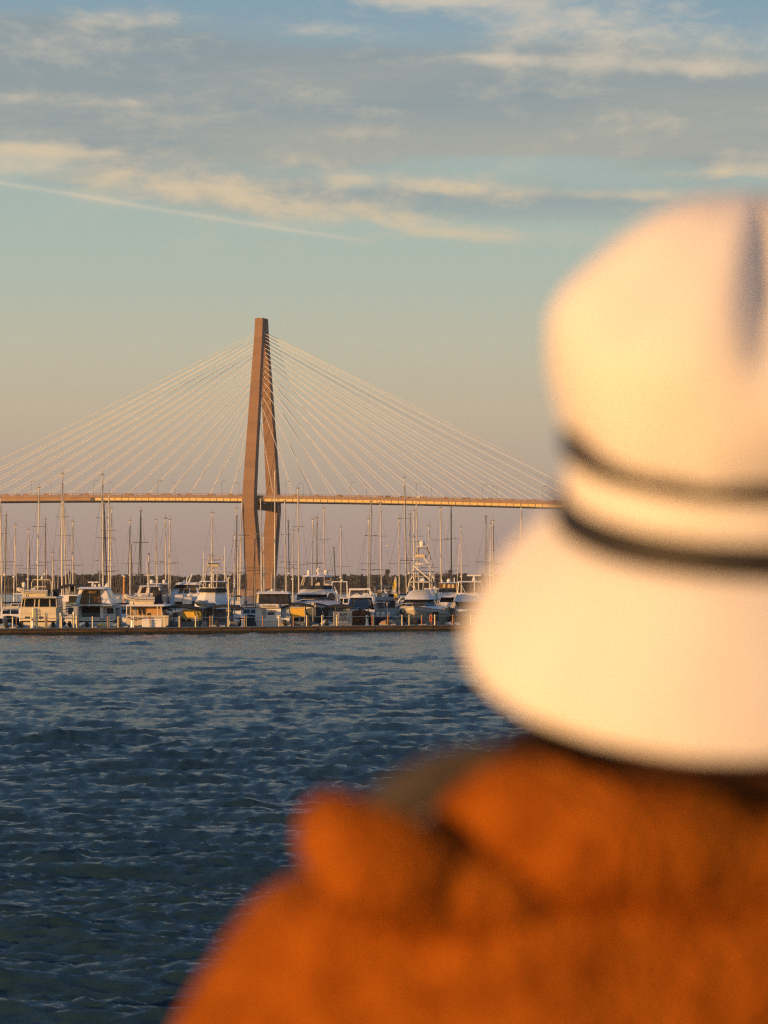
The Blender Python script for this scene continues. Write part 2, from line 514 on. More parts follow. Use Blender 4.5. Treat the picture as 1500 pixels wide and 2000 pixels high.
far_tree(758, 1112, 8, 'spreading tree rising above the far woods, behind the yellow feather flag')
far_tree(878, 1114, 7, 'tall tree above the far woods behind the dark lone mast with one crosstree')
far_tree(136, 1116, 7, 'tall tree above the far woods between the two tallest bright masts')
far_tree(475, 1121, 6, 'round tree on the far shore right against the bridge tower foot')

# ------------------------------------------------------------------ bridge
BD = 2070.0
aB = R(18)
dB = Vector((math.cos(aB), -math.sin(aB), 0)); tB = Vector((-math.sin(aB), -math.cos(aB), 0))
bridge = empty('cable_stayed_bridge', (X(511, BD), BD, 0), 'long cable-stayed bridge with one diamond concrete tower crossing behind the marina', 'bridge')
bridge.rotation_euler = (0, 0, -aB)      # local x runs along the deck, local -y towards the camera


def bl(q, t, h): return (q, -t, h)       # along the deck, towards the near side, up


HT = [(-2, 10.0, 9.2, 7.4), (9.6, 11.6, 8.9, 7.0), (34.5, 17.4, 8.6, 6.8), (56, 22.4, 8.2, 6.8), (66, 22.0, 7.8, 6.0), (94.5, 17.4, 7.1, 5.5),
      (120.5, 12.6, 6.6, 5.2), (154.5, 6.6, 5.7, 4.9), (170.5, 3.7, 5.35, 4.8), (179.3, 2.62, 5.2, 5.2)]   # height, half spread, width along deck, thickness


def tow(h):
    for a, b in zip(HT, HT[1:]):
        if h <= b[0]:
            f = (h - a[0]) / (b[0] - a[0])
            return [a[i] + (b[i] - a[i]) * f for i in range(1, 4)]
    return HT[-1][1:]


for sgn in (1, -1):
    rings = []
    for h, s_, w, th in HT:
        t0, t1 = sgn * s_ - th / 2, sgn * s_ + th / 2
        rings.append([bl(-w / 2, t1, h), bl(w / 2, t1, h), bl(w / 2, t0, h), bl(-w / 2, t0, h)])
    MB().loft(rings).build('tower_leg', 'concrete_tower', bridge)
MB().frus((-2.3, 2.3, -2.0, 2.0, 166), (-2.2, 2.2, -2.3, 2.3, 178.2)).build('tower_head', 'concrete_tower', bridge)
MB().box(-3.3, 3.3, -19.6, 19.6, 55.4, 59.6).build('crossbeam', 'concrete_tower', bridge)
MB().lathe([(0.4, 0), (0.4, 0.8), (0.05, 1.0)], bl(0.8, 1.5, 179.3), 6).build('beacon', 'dome_white', bridge)


def hd(q): return 60.7 - 0.018 * q - 0.00005 * q * q      # underside of the edge girder


QS = [(-600 + i * 10) for i in range(121)]


def strip(name, m, t0, t1, z0, z1, qs=QS):
    rings = [[bl(q, t1, hd(q) + z0), bl(q, t0, hd(q) + z0), bl(q, t0, hd(q) + z1), bl(q, t1, hd(q) + z1)] for q in qs]
    return MB().loft(rings).build(name, m, bridge)


strip('road_slab', 'concrete_deck', -18.4, 18.4, 1.9, 2.7)
strip('roadway', 'asphalt', -16.0, 16.0, 2.704, 2.72)
for t in (18.2, -18.2):
    qs_l = [q for q in QS if q <= -115] + [-112]
    strip('bottom_flange', 'girder_dark', t - 0.7, t + 0.7, -0.45, 0.0)
    strip('girder_web', 'girder_dark', t - 0.2, t + 0.02, 0.002, 1.9)
    strip('fascia', 'concrete_deck', t + (0.2 if t > 0 else -0.9), t + (0.9 if t > 0 else -0.2), 1.85, 3.15)
    strip('parapet', 'concrete_deck', t - 0.35, t - 0.05, 2.9, 3.75)
    rail = MB()
    for q in range(-600, 600, 5):
        rail.tube([bl(q, t, hd(q) + 3.1), bl(q, t, hd(q) + 4.9)], 0.10, 4)
    rail.build('railing_posts', 'concrete_deck', bridge)['kind'] = 'stuff'
    strip('handrail', 'concrete_deck', t - 0.10, t + 0.10, 4.45, 4.75)
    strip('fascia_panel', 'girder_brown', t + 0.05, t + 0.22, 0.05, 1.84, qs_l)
pan = None
stf = None
for i in range(150):
    q = -109 + i * 4.72
    if q > 590: break
    sl = -0.018 - 0.0001 * (q + 2.2)
    if pan is None:
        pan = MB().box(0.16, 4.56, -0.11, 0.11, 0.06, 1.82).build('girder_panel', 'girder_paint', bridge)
        stf = MB().box(-0.14, 0.14, -0.22, 0.16, 0.04, 1.85).build('stiffener', 'girder_dark', bridge)
        p, s_ = pan, stf
    else:
        p, s_ = copy_obj(pan, bridge), copy_obj(stf, bridge)
    p.location = bl(q, 18.35, hd(q)); p.rotation_euler = (0, math.atan(-sl), 0)
    s_.location = bl(q, 18.36, hd(q)); s_.rotation_euler = (0, math.atan(-sl), 0)
for q in (360, 470, 580):
    for t in (11, -11):
        MB().loft([[bl(q + a_, t + b_, z_) for a_, b_ in ((-2, 3), (2, 3), (2, -3), (-2, -3))] for z_ in (-1, hd(q) - 0.5)]).build('approach_pier', 'concrete_tower', bridge)
# stays
gaps = [28, 17, 14, 12, 11, 10, 9.5, 9, 8.5, 8, 8, 7.5, 7, 6.5, 6]
yk = [813.0]
for g in gaps: yk.append(yk[-1] - g)
anc = None
for side in (1, -1):
    for plane in (1, -1):
        for k in range(16):
            h = CH + (HY - yk[k]) * BD / F
            s_, w, th = tow(h)
            q = side * 14.35 * (k + 1)
            a = Vector(bl(side * w * 0.46, plane * (s_ - 0.3), h)); e = Vector(bl(q, plane * 17.4, hd(q) + 4.4))
            mid = (a + e) / 2 + Vector((0, 0, -0.0028 * abs(q)))
            MB().tube([a, mid, e], 0.145, 5).build('stay_cable', 'cable_sheath', bridge)
            if anc is None:
                anc = MB().frus((-2.3, 2.3, -0.9, 0.9, 0), (-1.0, 1.0, -0.5, 0.5, 1.7)).build('cable_anchor', 'concrete_deck', bridge); c = anc
            else: c = copy_obj(anc, bridge)
            c.location = bl(q + side * 0.6, plane * 17.4, hd(q) + 2.9)
# lamps on the bridge: (photo column, near side?)
LAMPS = [(61, 1), (100, 0), (183, 1), (221, 0), (308, 1), (343, 0), (433, 1), (467, 0), (558, 1), (592, 0), (685, 1), (716, 0), (813, 1), (843, 0), (943, 1), (970, 0), (1060, 1)]
B0 = bridge.location.copy()
ORD = ['first', 'second', 'third', 'fourth', 'fifth', 'sixth', 'seventh', 'eighth', 'ninth', 'tenth', 'eleventh']


def q_of(px, t):
    u = (px - CX) / F
    o = B0 + tB * t
    return (u * o.y - o.x) / (dB.x - u * dB.y)


lampp = MB().tube([(0, 0, 0), (0, 0, 9.2), (0.25, 0, 9.9), (0.9, 0, 10.2), (2.0, 0, 10.25)], 0.09, 5)
lampm = lamph = None
nl = sum(1 for p, _ in LAMPS if p < 509)
for i, (px, near) in enumerate(LAMPS):
    t = 16.9 if near else -16.9
    q = q_of(px, t); p = B0 + dB * q + tB * t
    k = nl - 1 - i if i < nl else i - nl
    lab = 'slim arched street lamp on the bridge, %s one counted %s from the tower' % (ORD[k], 'leftward' if i < nl else 'rightward')
    r = empty('street_lamp', (p.x, p.y, hd(q) + 2.72), lab, 'street lamp', 'street lamps on the bridge', -aB + (0 if near else math.pi))
    if lampm is None:
        lampm = lampp.build('pole', 'lamp_steel', r)
        lamph = MB().frus((1.8, 3.0, -0.2, 0.2, 10.12), (1.9, 2.8, -0.12, 0.12, 10.38)).build('lamp_head', 'lamp_steel', r)
    else:
        copy_obj(lampm, r); copy_obj(lamph, r)


def car_parts(r, m, van):
    h = 2.3 if van else 1.5
    b = MB(); b.frus((-2.2, 2.2, -0.85, 0.85, 0.35), (-2.2, 2.2, -0.85, 0.85, 0.95))
    b.build('body', m, r)
    MB().frus((-1.5, 1.4, -0.8, 0.8, 0.952), (-0.9 if not van else -1.4, 0.8 if not van else 1.3, -0.65, 0.65, h)).build('cabin', m if van else 'smoked_glass', r)
    if not van: MB().box(-0.9, 0.8, -0.66, 0.66, h + 0.002, h + 0.06).build('roof', m, r)
    for x in (-1.4, 1.4):
        for y in (-0.8, 0.8):
            MB().tube([(x, y - 0.1, 0.32), (x, y + 0.1, 0.32)], 0.32, 8).build('wheel', 'rubber', r)


CARS = [(37, 'car_dark', 0, 'dark car on the bridge beyond the edge lamp'), (117, 'car_silver', 0, 'silver car on the bridge just above the tallest bright mast'),
        (160, 'car_dark', 0, 'dark car on the bridge where the brown girder turns yellow'), (258, 'car_dark', 0, 'dark car on the bridge over the dark lone mast'),
        (318, 'car_silver', 0, 'silver car on the bridge above the trio of pale masts'), (350, 'car_red', 0, 'dull red car on the bridge just past the trio of pale masts'),
        (418, 'car_dark', 0, 'dark car on the bridge above the mast of the tower sportfisher'), (470, 'car_dark', 0, 'dark car on the bridge just before the tower'),
        (627, 'car_silver', 0, 'silver car on the bridge two lamps beyond the tower'), (664, 'car_dark', 1, 'dark van on the bridge above the SLOW board'),
        (758, 'car_dark', 1, 'dark van on the bridge to one side of the tall bright mast'), (800, 'car_dark', 0, 'dark car on the bridge behind the white car'),
        (817, 'car_white', 1, 'small white van shining on the bridge deck'), (908, 'car_dark', 0, 'dark car on the bridge near the far end of the visible stays')]
for px, m, van, lab in CARS:
    t = 12.5; q = q_of(px, t); p = B0 + dB * q + tB * t
    r = empty('van' if van else 'car', (p.x, p.y, hd(q) + 2.73), lab, 'van' if van else 'car', 'vehicles crossing the bridge', -aB)
    car_parts(r, m, van)
# rock island round the tower foot
isl = MB(); rg = random.Random(5); rings = []
for j, (f, z) in enumerate([(1.15, -1.5), (1.05, 0.6), (0.97, 2.2), (0.9, 3.6), (0.8, 4.2), (0.4, 4.3)]):
    rings.append([(19 * f * math.cos(a) * (1 + 0.05 * rg.uniform(-1, 1)), 26 * f * math.sin(a) * (1 + 0.05 * rg.uniform(-1, 1)), z + rg.uniform(-0.35, 0.35)) for a in [2 * math.pi * k / 40 for k in range(40)]])
isl.loft(rings)
io = isl.build('rock_island', 'rock'); io.location = (B0.x, B0.y, 0); io['kind'] = 'structure'

# ------------------------------------------------------------------ marina: boat toolkit
def dockD(px): return 312.0 + 30.0 * px / 850.0


class Boat:
    """a boat whose parts are measured in photo rows and columns at its own distance D; depths d in metres behind its near end"""
    def __init__(s, name, px, off, label, cat, group=None, rz=0.0, loc=None):
        s.D = dockD(px) + off; s.px = px; s.k = s.D / F
        s.root = empty(name, loc or (X(px, s.D), s.D, 0), label, cat, group, rz)

    def x(s, p): return (p - s.px) * s.k
    def z(s, p): return CH + (HY - p) * s.k

    def frus(s, name, b, t, m, parent=None, bevel=0.04):
        """b, t = (px0, px1, d0, d1, py)"""
        f = lambda r: (s.x(r[0]), s.x(r[1]), r[2], r[3], s.z(r[4]))
        mb = MB().frus(f(b), f(t)); o = mb.build(name, m, parent or s.root, bevel=bevel)
        o_v = [Vector(v) for v in mb.v]
        s.last = (o, o_v)
        return o, o_v

    def pane(s, name, fr, face, u0, u1, v0, v1, m, proud=0.03, thick=0.06):
        """a plate on one face of a frustum: u to the right, v up"""
        o, v = fr
        c = {'front': (0, 1, 5, 4), 'right': (1, 2, 6, 5), 'back': (2, 3, 7, 6), 'left': (3, 0, 4, 7), 'top': (4, 5, 6, 7)}[face]
        p = [v[i] for i in c]
        nrm = (p[1] - p[0]).cross(p[3] - p[0]).normalized()
        P = lambda u, w: (p[0] * (1 - u) + p[1] * u) * (1 - w) + (p[3] * (1 - u) + p[2] * u) * w
        q = [P(u0, v0), P(u1, v0), P(u1, v1), P(u0, v1)]
        out = [a + nrm * proud for a in q]; inn = [a - nrm * thick for a in q]
        return MB().add(inn + out, [(3, 2, 1, 0), (4, 5, 6, 7), (0, 1, 5, 4), (1, 2, 6, 5), (2, 3, 7, 6), (3, 0, 4, 7)]).build(name, m, o)

    def wins(s, name, fr, face, spans, px0, px1, v0, v1, m='glass'):
        for a, b in spans: s.pane(name, fr, face, (a - px0) / (px1 - px0), (b - px0) / (px1 - px0), v0, v1, m)

    def tube(s, name, pts, r, m='steel', parent=None, r1=None):
        return MB().tube([(s.x(p), d, s.z(y)) for p, y, d in pts], r, 6, r1).build(name, m, parent or s.root, smooth=50)

    def frame(s, name, lines, r, m='steel', parent=None):
        one = {'tower_legs': 'tower_leg', 'tower_struts': 'tower_strut', 'bridge_pipes': 'bridge_pipe', 'outriggers': 'outrigger', 'hardtop_posts': 'hardtop_post', 'top_posts': 'top_post',
               'roof_posts': 'roof_post', 'arch_legs': 'arch_leg', 'aerials': 'aerial', 'roof_bars': 'roof_bar', 'steps': 'step', 'side_rail': 'side_rail', 'side_frame': 'side_frame', 'tee_top_pipes': 'tee_top_pipe',
               'awning_frame': 'awning_pole', 'bimini_frame': 'bimini_pole', 'aerial_cluster': 'aerial', 'top_ring': 'top_rail', 'top_frame': 'top_frame'}.get(name)
        if one and len(lines) > 1:
            for pts in lines: MB().tube([(s.x(p), d, s.z(y)) for p, y, d in pts], r, 5).build(one, m, parent or s.root, smooth=50)
            return
        mb = MB()
        for pts in lines: mb.tube([(s.x(p), d, s.z(y)) for p, y, d in pts], r, 5)
        return mb.build(name, m, parent or s.root, smooth=50)

    def dome(s, name, px, y0, y1, rpx, d, m='dome_white', parent=None):
        return MB().dome((s.x(px), d, s.z(y0)), rpx * s.k, (y0 - y1) * s.k).build(name, m, parent or s.root, smooth=40)

    def hull(s, px0, px1, py_near, L, m, bow=True, py_far=None, name='hull', stripe=None, d0=0.0, flare=0.5):
        c = (px0 + px1) / 2
        B = (px1 - px0) / 2 * s.k; zn = s.z(py_near); zf = s.z(py_far) if py_far else (zn * 0.62 if bow else zn * 1.35)
        zs, zb = (zf, zn) if bow else (zn, zf)
        o = hull_mesh(L, B, zs, zb, bow, flare).build(name, m, s.root, smooth=38)
        o.location = (s.x(c), d0, 0)
        if stripe:
            for i_, (sx_, f_) in enumerate(((-1, 0.22), (1, 0.24), (-1, 0.36), (1, 0.40))):
                fe = MB().lathe([(0.02, 0), (0.13, 0.06), (0.14, 0.5), (0.05, 0.62), (0.03, 0.72)], n=8).build('fender', 'navy_canvas' if i_ % 2 else 'dome_white', s.root, smooth=40)
                yy_ = L * (1 - 0.42) if bow else L * f_
                fe.location = (s.x(c) + sx_ * (B + 0.12), d0 + yy_ + (L * 0.12 * i_ if bow else 0), max(0.1, zs * 0.35))
            st = hull_mesh(L, B * 1.004, zs, zb, bow, flare, band=(0.84, 0.93)).build('rub_rail', stripe, o, smooth=38)
        return o


def hull_mesh(L, B, zs, zb, bow_near, flare=0.5, band=None):
    rings = []
    n = 14
    for i in range(n + 1):
        t = i / n
        b = B * (0.93 + 0.07 * min(1, t / 0.3)) * (1 - max(0, (t - 0.42) / 0.58) ** 2.3)
        b = max(b, 0.03)
        zsh = zs + (zb - zs) * t ** 1.7
        lower = 1 - flare * t ** 2
        rake = 0.16 * L * t ** 6
        prof = [(b, zsh, 0), (b * (0.55 + 0.45 * lower) * 0.99, zsh * 0.66, rake * 0.35), (b * lower * 0.92, zsh * 0.30, rake * 0.7), (b * lower * 0.78, -0.25, rake * 0.95), (0.0, -0.6, rake)]
        if band:
            f = lambda a: b * (0.55 + 0.45 * lower + (0.45 - 0.45 * lower) * max(0, (a - 0.66) / 0.34)) * 1.012 + 0.015
            pp = [(f(band[1]), zsh * band[1], rake * (1 - band[1])), (f(band[0]), zsh * band[0], rake * (1 - band[0]))]
            y = t * L
            yy = lambda r: (L - (y - r)) if bow_near else (y - r)
            rings.append([(-pp[0][0], yy(pp[0][2]), pp[0][1]), (-pp[1][0], yy(pp[1][2]), pp[1][1]), (pp[1][0], yy(pp[1][2]), pp[1][1]), (pp[0][0], yy(pp[0][2]), pp[0][1])])
            continue
        y = t * L
        ring = []
        for x, z, r in prof: ring.append((-x, (L - (y - r)) if bow_near else (y - r), z))
        for x, z, r in reversed(prof[:-1]): ring.append((x, (L - (y - r)) if bow_near else (y - r), z))
        rings.append(ring)
    mb = MB(); mb.loft(rings)
    if bow_near: mb.f = [tuple(reversed(f)) for f in mb.f]
    return mb


def rib(px0, px1, py_top, py_bot, D, label, bow=-1, view='side', group='tenders and dinghies', motor=True):
    """inflatable tender seen from the side (bow to the left when bow is -1) or end on"""
    k = D / F; L = (px1 - px0) * k
    if view == 'end': Lr = 3.2; W = L / 2
    else: Lr = L; W = 0.75
    zb = Z(py_bot, D); h = (py_bot - py_top) * k
    r = empty('inflatable_tender', (X((px0 + px1) / 2, D), D, zb), label, 'dinghy', group)
    rt = max(0.16, h * 0.26)
    half = Lr / 2
    path = []
    for i in range(21):
        s_ = -1 + i / 10.0
        a = abs(s_)
        xx = half * (1 - 2 * a ** 2.2) if a > 0 else half
        xx = half - 2 * half * a ** 2.6
        yy = (W - rt) * math.copysign(min(1, (a * 2.2) ** 0.6), s_) if s_ else 0
        zz = h * 0.52 + h * 0.30 * max(0, xx / half) ** 2
        path.append((-xx if bow < 0 else xx, yy, zz))
    if view == 'end': path = [(p[1], -abs(half) + (half - (p[0] if bow > 0 else -p[0])) * 1.0, p[2]) for p in path]
    tb = MB().tube(path, rt, 8).build('tube', 'inflatable_grey', r, smooth=60)
    MB().tube([(p[0] * 1.0, p[1] + (-rt * 0.96 if (p[1] < 0 and view == 'side') else 0), p[2]) for p in path[:11]], rt * 0.16, 5).build('rubbing_strake', 'inflatable_stripe', tb)
    hb = hull_mesh(Lr * 0.92, W - rt * 0.4, h * 0.45, h * 0.6, True, 0.55).build('hull', 'cream_gelcoat', r, smooth=40)
    if view == 'side':
        hb.rotation_euler = (0, 0, R(-90) if bow < 0 else R(90)); hb.location = (-Lr * 0.46 if bow < 0 else Lr * 0.46, 0, 0.08)
        hb.scale = (1, 1, 0.8)
    else:
        hb.location = (0, -half * 0.9, 0.08); hb.scale = (1, 1, 0.8)
    if view == 'side':
        MB().frus((-0.35, 0.35, -0.28, 0.28, h * 0.5), (-0.22, 0.2, -0.24, 0.24, h * 1.05)).build('console', 'white_canvas', r, bevel=0.05)
        sx = -bow
        if motor:
            mo = MB().frus((sx * half - 0.25, sx * half + 0.25, -0.2, 0.2, h * 0.75), (sx * half - 0.2, sx * half + 0.28, -0.17, 0.17, h * 1.45)).build('outboard_motor', 'rubber', r, bevel=0.08)
            MB().tube([(sx * half + 0.05, 0, h * 0.75), (sx * half + 0.1, 0, 0.0)], 0.09, 6).build('motor_leg', 'rubber', mo)
        cr = MB()
        for x in (-0.3 * Lr, 0.25 * Lr): cr.frus((x - 0.2, x + 0.2, -0.5, 0.5, -0.02), (x - 0.15, x + 0.15, -0.3, 0.3, h * 0.3))
        cr.build('cradle', 'gelcoat', r)
    return r


# ------------------------------------------------------------------ the dock
dock = empty('floating_dock', (X(0, 312), 312, 0), 'long low timber breakwater dock with pale posts along the water', 'dock')
DA, DBv = Vector((X(-260, dockD(-260)), dockD(-260), 0)), Vector((X(1330, dockD(1330)), dockD(1330), 0))
ddir = (DBv - DA).normalized()
dock.rotation_euler = (0, 0, math.atan2(ddir.y, ddir.x))
Rinv = Matrix.Rotation(-math.atan2(ddir.y, ddir.x), 3, 'Z')


def dl(px, off=0.0, z=0.0):
    D = dockD(px)
    p = Rinv @ (Vector((X(px, D), D, 0)) - dock.location)
    return (p.x, off, z)


EDGES = [-260, -150, -40, 25, 131, 242, 363, 484, 612, 726, 840, 960, 1080, 1200, 1330]
DZ = 0.62
for a, b in zip(EDGES, EDGES[1:]):
    xa, xb = dl(a)[0] + 0.06, dl(b)[0] - 0.06
    f = MB().box(xa, xb, 0.08, 2.9, -0.5, DZ - 0.10).build('float_section', 'dock_concrete', dock)
    for j, (z0, z1) in enumerate(((-0.06, 0.20), (0.215, 0.40), (0.415, DZ - 0.02))):
        xw = xa
        while xw < xb - 0.5:
            xe = min(xb, xw + 3.66)
            MB().box(xw, xe - 0.02, rnd.uniform(-0.02, 0.02), 0.078, z0, z1).build('waler_plank', 'dock_timber' if j else 'waterline_growth', f)
            xw = xe
    MB().box(xa, xb, -0.05, 2.95, DZ - 0.098, DZ).build('deck_boards', 'dock_concrete', f, bevel=0.01)
POSTS = [-60, -20, 25, 32, 60, 89, 118, 147, 149.5, 177, 206, 208.5, 226, 229, 256, 287, 315, 343.5, 346, 375, 403, 407, 438, 470, 473, 505, 537, 539.5, 565, 591, 593.5, 621, 650,
         720, 722.5, 751, 779, 793, 818, 844, 880, 916, 950, 985]
ptop = 1.13
pm = [None, None]
for i, px in enumerate(POSTS):
    kind = 1 if i % 5 in (0, 3) else 0
    if pm[kind] is None:
        pm[kind] = MB().lathe([(0.058, 0), (0.058, 1.10), (0.03, 1.14)], n=8).build('post', ['dock_post', 'post_rust'][kind], dock, smooth=40); o = pm[kind]
    else: o = copy_obj(pm[kind], dock)
    o.location = dl(px, 0.12, DZ)
for a, b in zip(POSTS, POSTS[1:]):
    if b - a < 4: continue
    pa, pb = Vector(dl(a, 0.12, DZ + 1.0)), Vector(dl(b, 0.12, DZ + 1.0))
    MB().tube([pa, (pa + pb) / 2 - Vector((0, 0, 0.05)), pb], 0.022, 4).build('rail_chain', 'steel', dock)


def on_dock(px, off=1.0):
    D = dockD(px); p = Vector((X(px, D), D, 0)); nrm = Vector((-ddir.y, ddir.x, 0))
    q = p + nrm * off
    return (q.x, q.y, DZ)


def ANG(): return math.atan2(ddir.y, ddir.x)


def dock_light(px, label):
    r = empty('dock_light', on_dock(px, 0.7), label, 'dock light', 'lighthouse-shaped dock lights')
    MB().lathe([(0.22, 0), (0.20, 0.08), (0.17, 0.10), (0.11, 0.66), (0.19, 0.68), (0.19, 0.74)], n=8).build('tower', 'gelcoat', r)
    MB().lathe([(0.09, 0.742), (0.09, 0.9)], n=8).build('lantern', 'smoked_glass', r)
    MB().lathe([(0.17, 0.902), (0.14, 0.96), (0.03, 1.08), (0.01, 1.14)], n=8).build('cap', 'gelcoat', r)


dock_light(481, 'white lighthouse-shaped dock light beside the tall yellow pole')
dock_light(724, 'white lighthouse-shaped dock light next to the SLOW board')
dock_light(70, 'white lighthouse-shaped dock light in front of the cream aft-cabin yacht')
dock_light(265, 'white lighthouse-shaped dock light under the painted name Kimberly Ann')


def text_obj(name, body, size, m, parent, loc, rot=(R(90), 0, 0), sx=1.0, shear=0.0, off=0.0):
    cu = bpy.data.curves.new(name, 'FONT'); cu.body = body; cu.size = size; cu.align_x = 'CENTER'; cu.align_y = 'CENTER'
    cu.extrude = 0.004; cu.shear = shear; cu.offset = off; cu.space_line = 1.0
    cu.materials.append(M[m])
    tmp = bpy.data.objects.new(name, cu); COL.objects.link(tmp)
    me = bpy.data.meshes.new_from_object(tmp.evaluated_get(bpy.context.evaluated_depsgraph_get()))
    bpy.data.objects.remove(tmp)
    o = bpy.data.objects.new(name, me); COL.objects.link(o); o.parent = parent; o.location = loc; o.rotation_euler = rot; o.scale = (sx, 1, 1)
    return o


# the SLOW board
sgn = empty('warning_sign', on_dock(672.5, 0.25), 'big pale board on the dock reading SLOW with smaller lines below', 'sign')
sgn.rotation_euler = (0, 0, ANG())
ks = dockD(672) / F
w2, h_ = 21.5 * ks, 27.5 * ks
bd = MB().box(-w2, w2, 0, 0.06, 0.02, h_).build('board', 'sign_board', sgn, bevel=0.01)
for x in (-0.72, 0.60): MB().box(x - 0.05, x + 0.05, 0.062, 0.16, -0.005, h_ - 0.02).build('brace', 'dock_timber', sgn)
fc = MB().box(-11.5 * ks, 11.5 * ks, -0.045, -0.002, 4.5 * ks, 26 * ks).build('sign_panel', 'sign_face', sgn)
text_obj('lettering', 'SLOW', 7.4 * ks, 'sign_ink', fc, (0, -0.05, 22.2 * ks), sx=0.86, off=0.012)
text_obj('lettering', 'YOU ARE\nRESPONSIBLE\nFOR YOUR WAKE', 3.7 * ks, 'sign_ink', fc, (0, -0.05, 14.6 * ks), sx=0.86, off=0.005)
text_obj('lettering', '!', 3.0 * ks, 'sign_ink', fc, (0, -0.05, 8.0 * ks))
# tall light pole with a box at its foot
r = empty('tall_pole', on_dock(452, 0.5), 'tall slim yellow-lit pole with a small box low on it', 'pole')
MB().tube([(0, 0, 0), (-0.06, 0, 5.0)], 0.065, 8, 0.05).build('shaft', 'dock_post', r, smooth=50)
MB().box(-0.13, 0.13, -0.12, 0.12, 0.22, 0.62).build('meter_box', 'cream_gelcoat', r, bevel=0.02)
MB().dome((0.05, 0, 4.95), 0.08, 0.16).build('lamp_cap', 'dome_white', r)
# dock box under the name
r = empty('dock_box', on_dock(309, 1.2), 'pale lidded dock box in front of the Kimberly Ann stern', 'box')
MB().frus((-0.98, 0.98, -0.35, 0.35, 0), (-1.0, 1.0, -0.36, 0.36, 0.66)).build('body', 'gelcoat', r, bevel=0.03)
MB().frus((-1.03, 1.03, -0.39, 0.39, 0.665), (-1.0, 1.0, -0.34, 0.30, 0.84)).build('lid', 'gelcoat', r, bevel=0.04)
MB().box(-0.07, 0.07, -0.40, -0.34, 0.5, 0.60).build('latch', 'steel', r)
# lifebuoy stand and extinguisher
r = empty('life_ring_stand', on_dock(850, 0.8), 'bright orange life ring stand on the dock under the big sportfisher', 'life ring')
MB().tube([(0.04, 0, 0), (0.04, 0, 1.05)], 0.04, 6).build('stand_post', 'dock_timber', r)
tor = [[((0.26 + 0.09 * math.cos(v)) * math.cos(u) * 0.45, -0.1 + 0.09 * math.sin(v), 0.74 + (0.34 + 0.09 * math.cos(v)) * math.sin(u)) for v in [2 * math.pi * j / 8 for j in range(8)]] for u in [2 * math.pi * i / 16 for i in range(17)]]
MB().loft(tor, cap=False).build('ring', 'orange_paint', r, smooth=True)
r = empty('fire_extinguisher', on_dock(857, 0.7), 'small red fire extinguisher standing beside the orange life ring', 'extinguisher')
MB().lathe([(0.09, 0), (0.11, 0.03), (0.11, 0.42), (0.05, 0.52), (0.04, 0.56)], n=10).build('cylinder_body', 'red_paint', r, smooth=40)
MB().box(-0.10, 0.05, -0.03, 0.03, 0.56, 0.63).build('trigger', 'rubber', r)
# mooring piles and short poles, pale and lit
PILES = [(64, 1190, 'thick cream pile beside the cream aft-cabin yacht ladder, taller of the pair'), (71, 1191, 'cream pile nearest the lighthouse light at the cream yacht'),
         (89.5, 1200, 'short cream pile at the far corner of the cream yacht'), (117, 1200, 'leaning cream pile between cream yacht and curtained flybridge yacht'),
         (143, 1198, 'cream pile in front of the curtained flybridge yacht stern'), (242, 1127, 'lone rust-brown pile standing clear between two mast groups')]
for px, top, lab in PILES:
    off = 4.0 if px < 200 else 60
    D = dockD(px) + off
    r = empty('mooring_pile', (X(px, D), D, -0.8), lab, 'pile', 'mooring piles behind the dock')
    zt = Z(top, D) + 0.8
    MB().tube([(0.0, 0, 0), (0.05, 0, zt)], 0.13 if px < 200 else 0.17, 8).build('shaft', 'dock_post' if px < 200 else 'post_rust', r, smooth=50)
    MB().lathe([(0.15, 0), (0.13, 0.08), (0.02, 0.22)], (0.05, 0, zt), 8).build('cap', 'dome_white', r)


# low skiffs under covers along the inside of the dock
def skiff(px, wpx, top, cover, label, hullm='grey_gelcoat', off=4.5, rz=0.0, motor=True):
    b = Boat('covered_skiff', px, off, label, 'skiff', 'small covered boats along the dock', rz)
    L = 5.0; W = wpx * b.k / 2
    hull_mesh(L, W, 0.72, 0.9, False, 0.5).build('hull', hullm, b.root, smooth=38)
    zt = b.z(top); rg = random.Random(int(px * 3))
    rings = []
    for i in range(9):
        t = i / 8; y = 0.12 + t * (L - 0.7)
        w = W * 0.96 * (1 - max(0, (t - 0.4) / 0.62) ** 2.3) + 0.05
        pk = zt * (0.72 + 0.28 * math.sin(math.pi * min(1, t * 1.5))) * (1 + 0.07 * rg.uniform(-1, 1)) * (1 - 0.25 * t)
        rings.append([(-w, y, 0.70), (-w * 0.7, y, 0.70 + (pk - 0.70) * rg.uniform(0.45, 0.75)), (-w * 0.1, y, pk), (w * 0.45, y, 0.70 + (pk - 0.70) * rg.uniform(0.55, 0.95)), (w, y, 0.70)])
    MB().loft(rings, closed=True).build('boat_cover', cover, b.root, smooth=25)
    if motor:
        mo = MB().frus((-0.22, 0.22, -0.35, 0.05, 0.75), (-0.16, 0.16, -0.38, 0.02, 1.25)).build('outboard_motor', 'rubber', b.root, bevel=0.07)
        MB().tube([(0, -0.15, 0.8), (0, -0.12, -0.2)], 0.08, 6).build('motor_leg', 'rubber', mo)
    return b


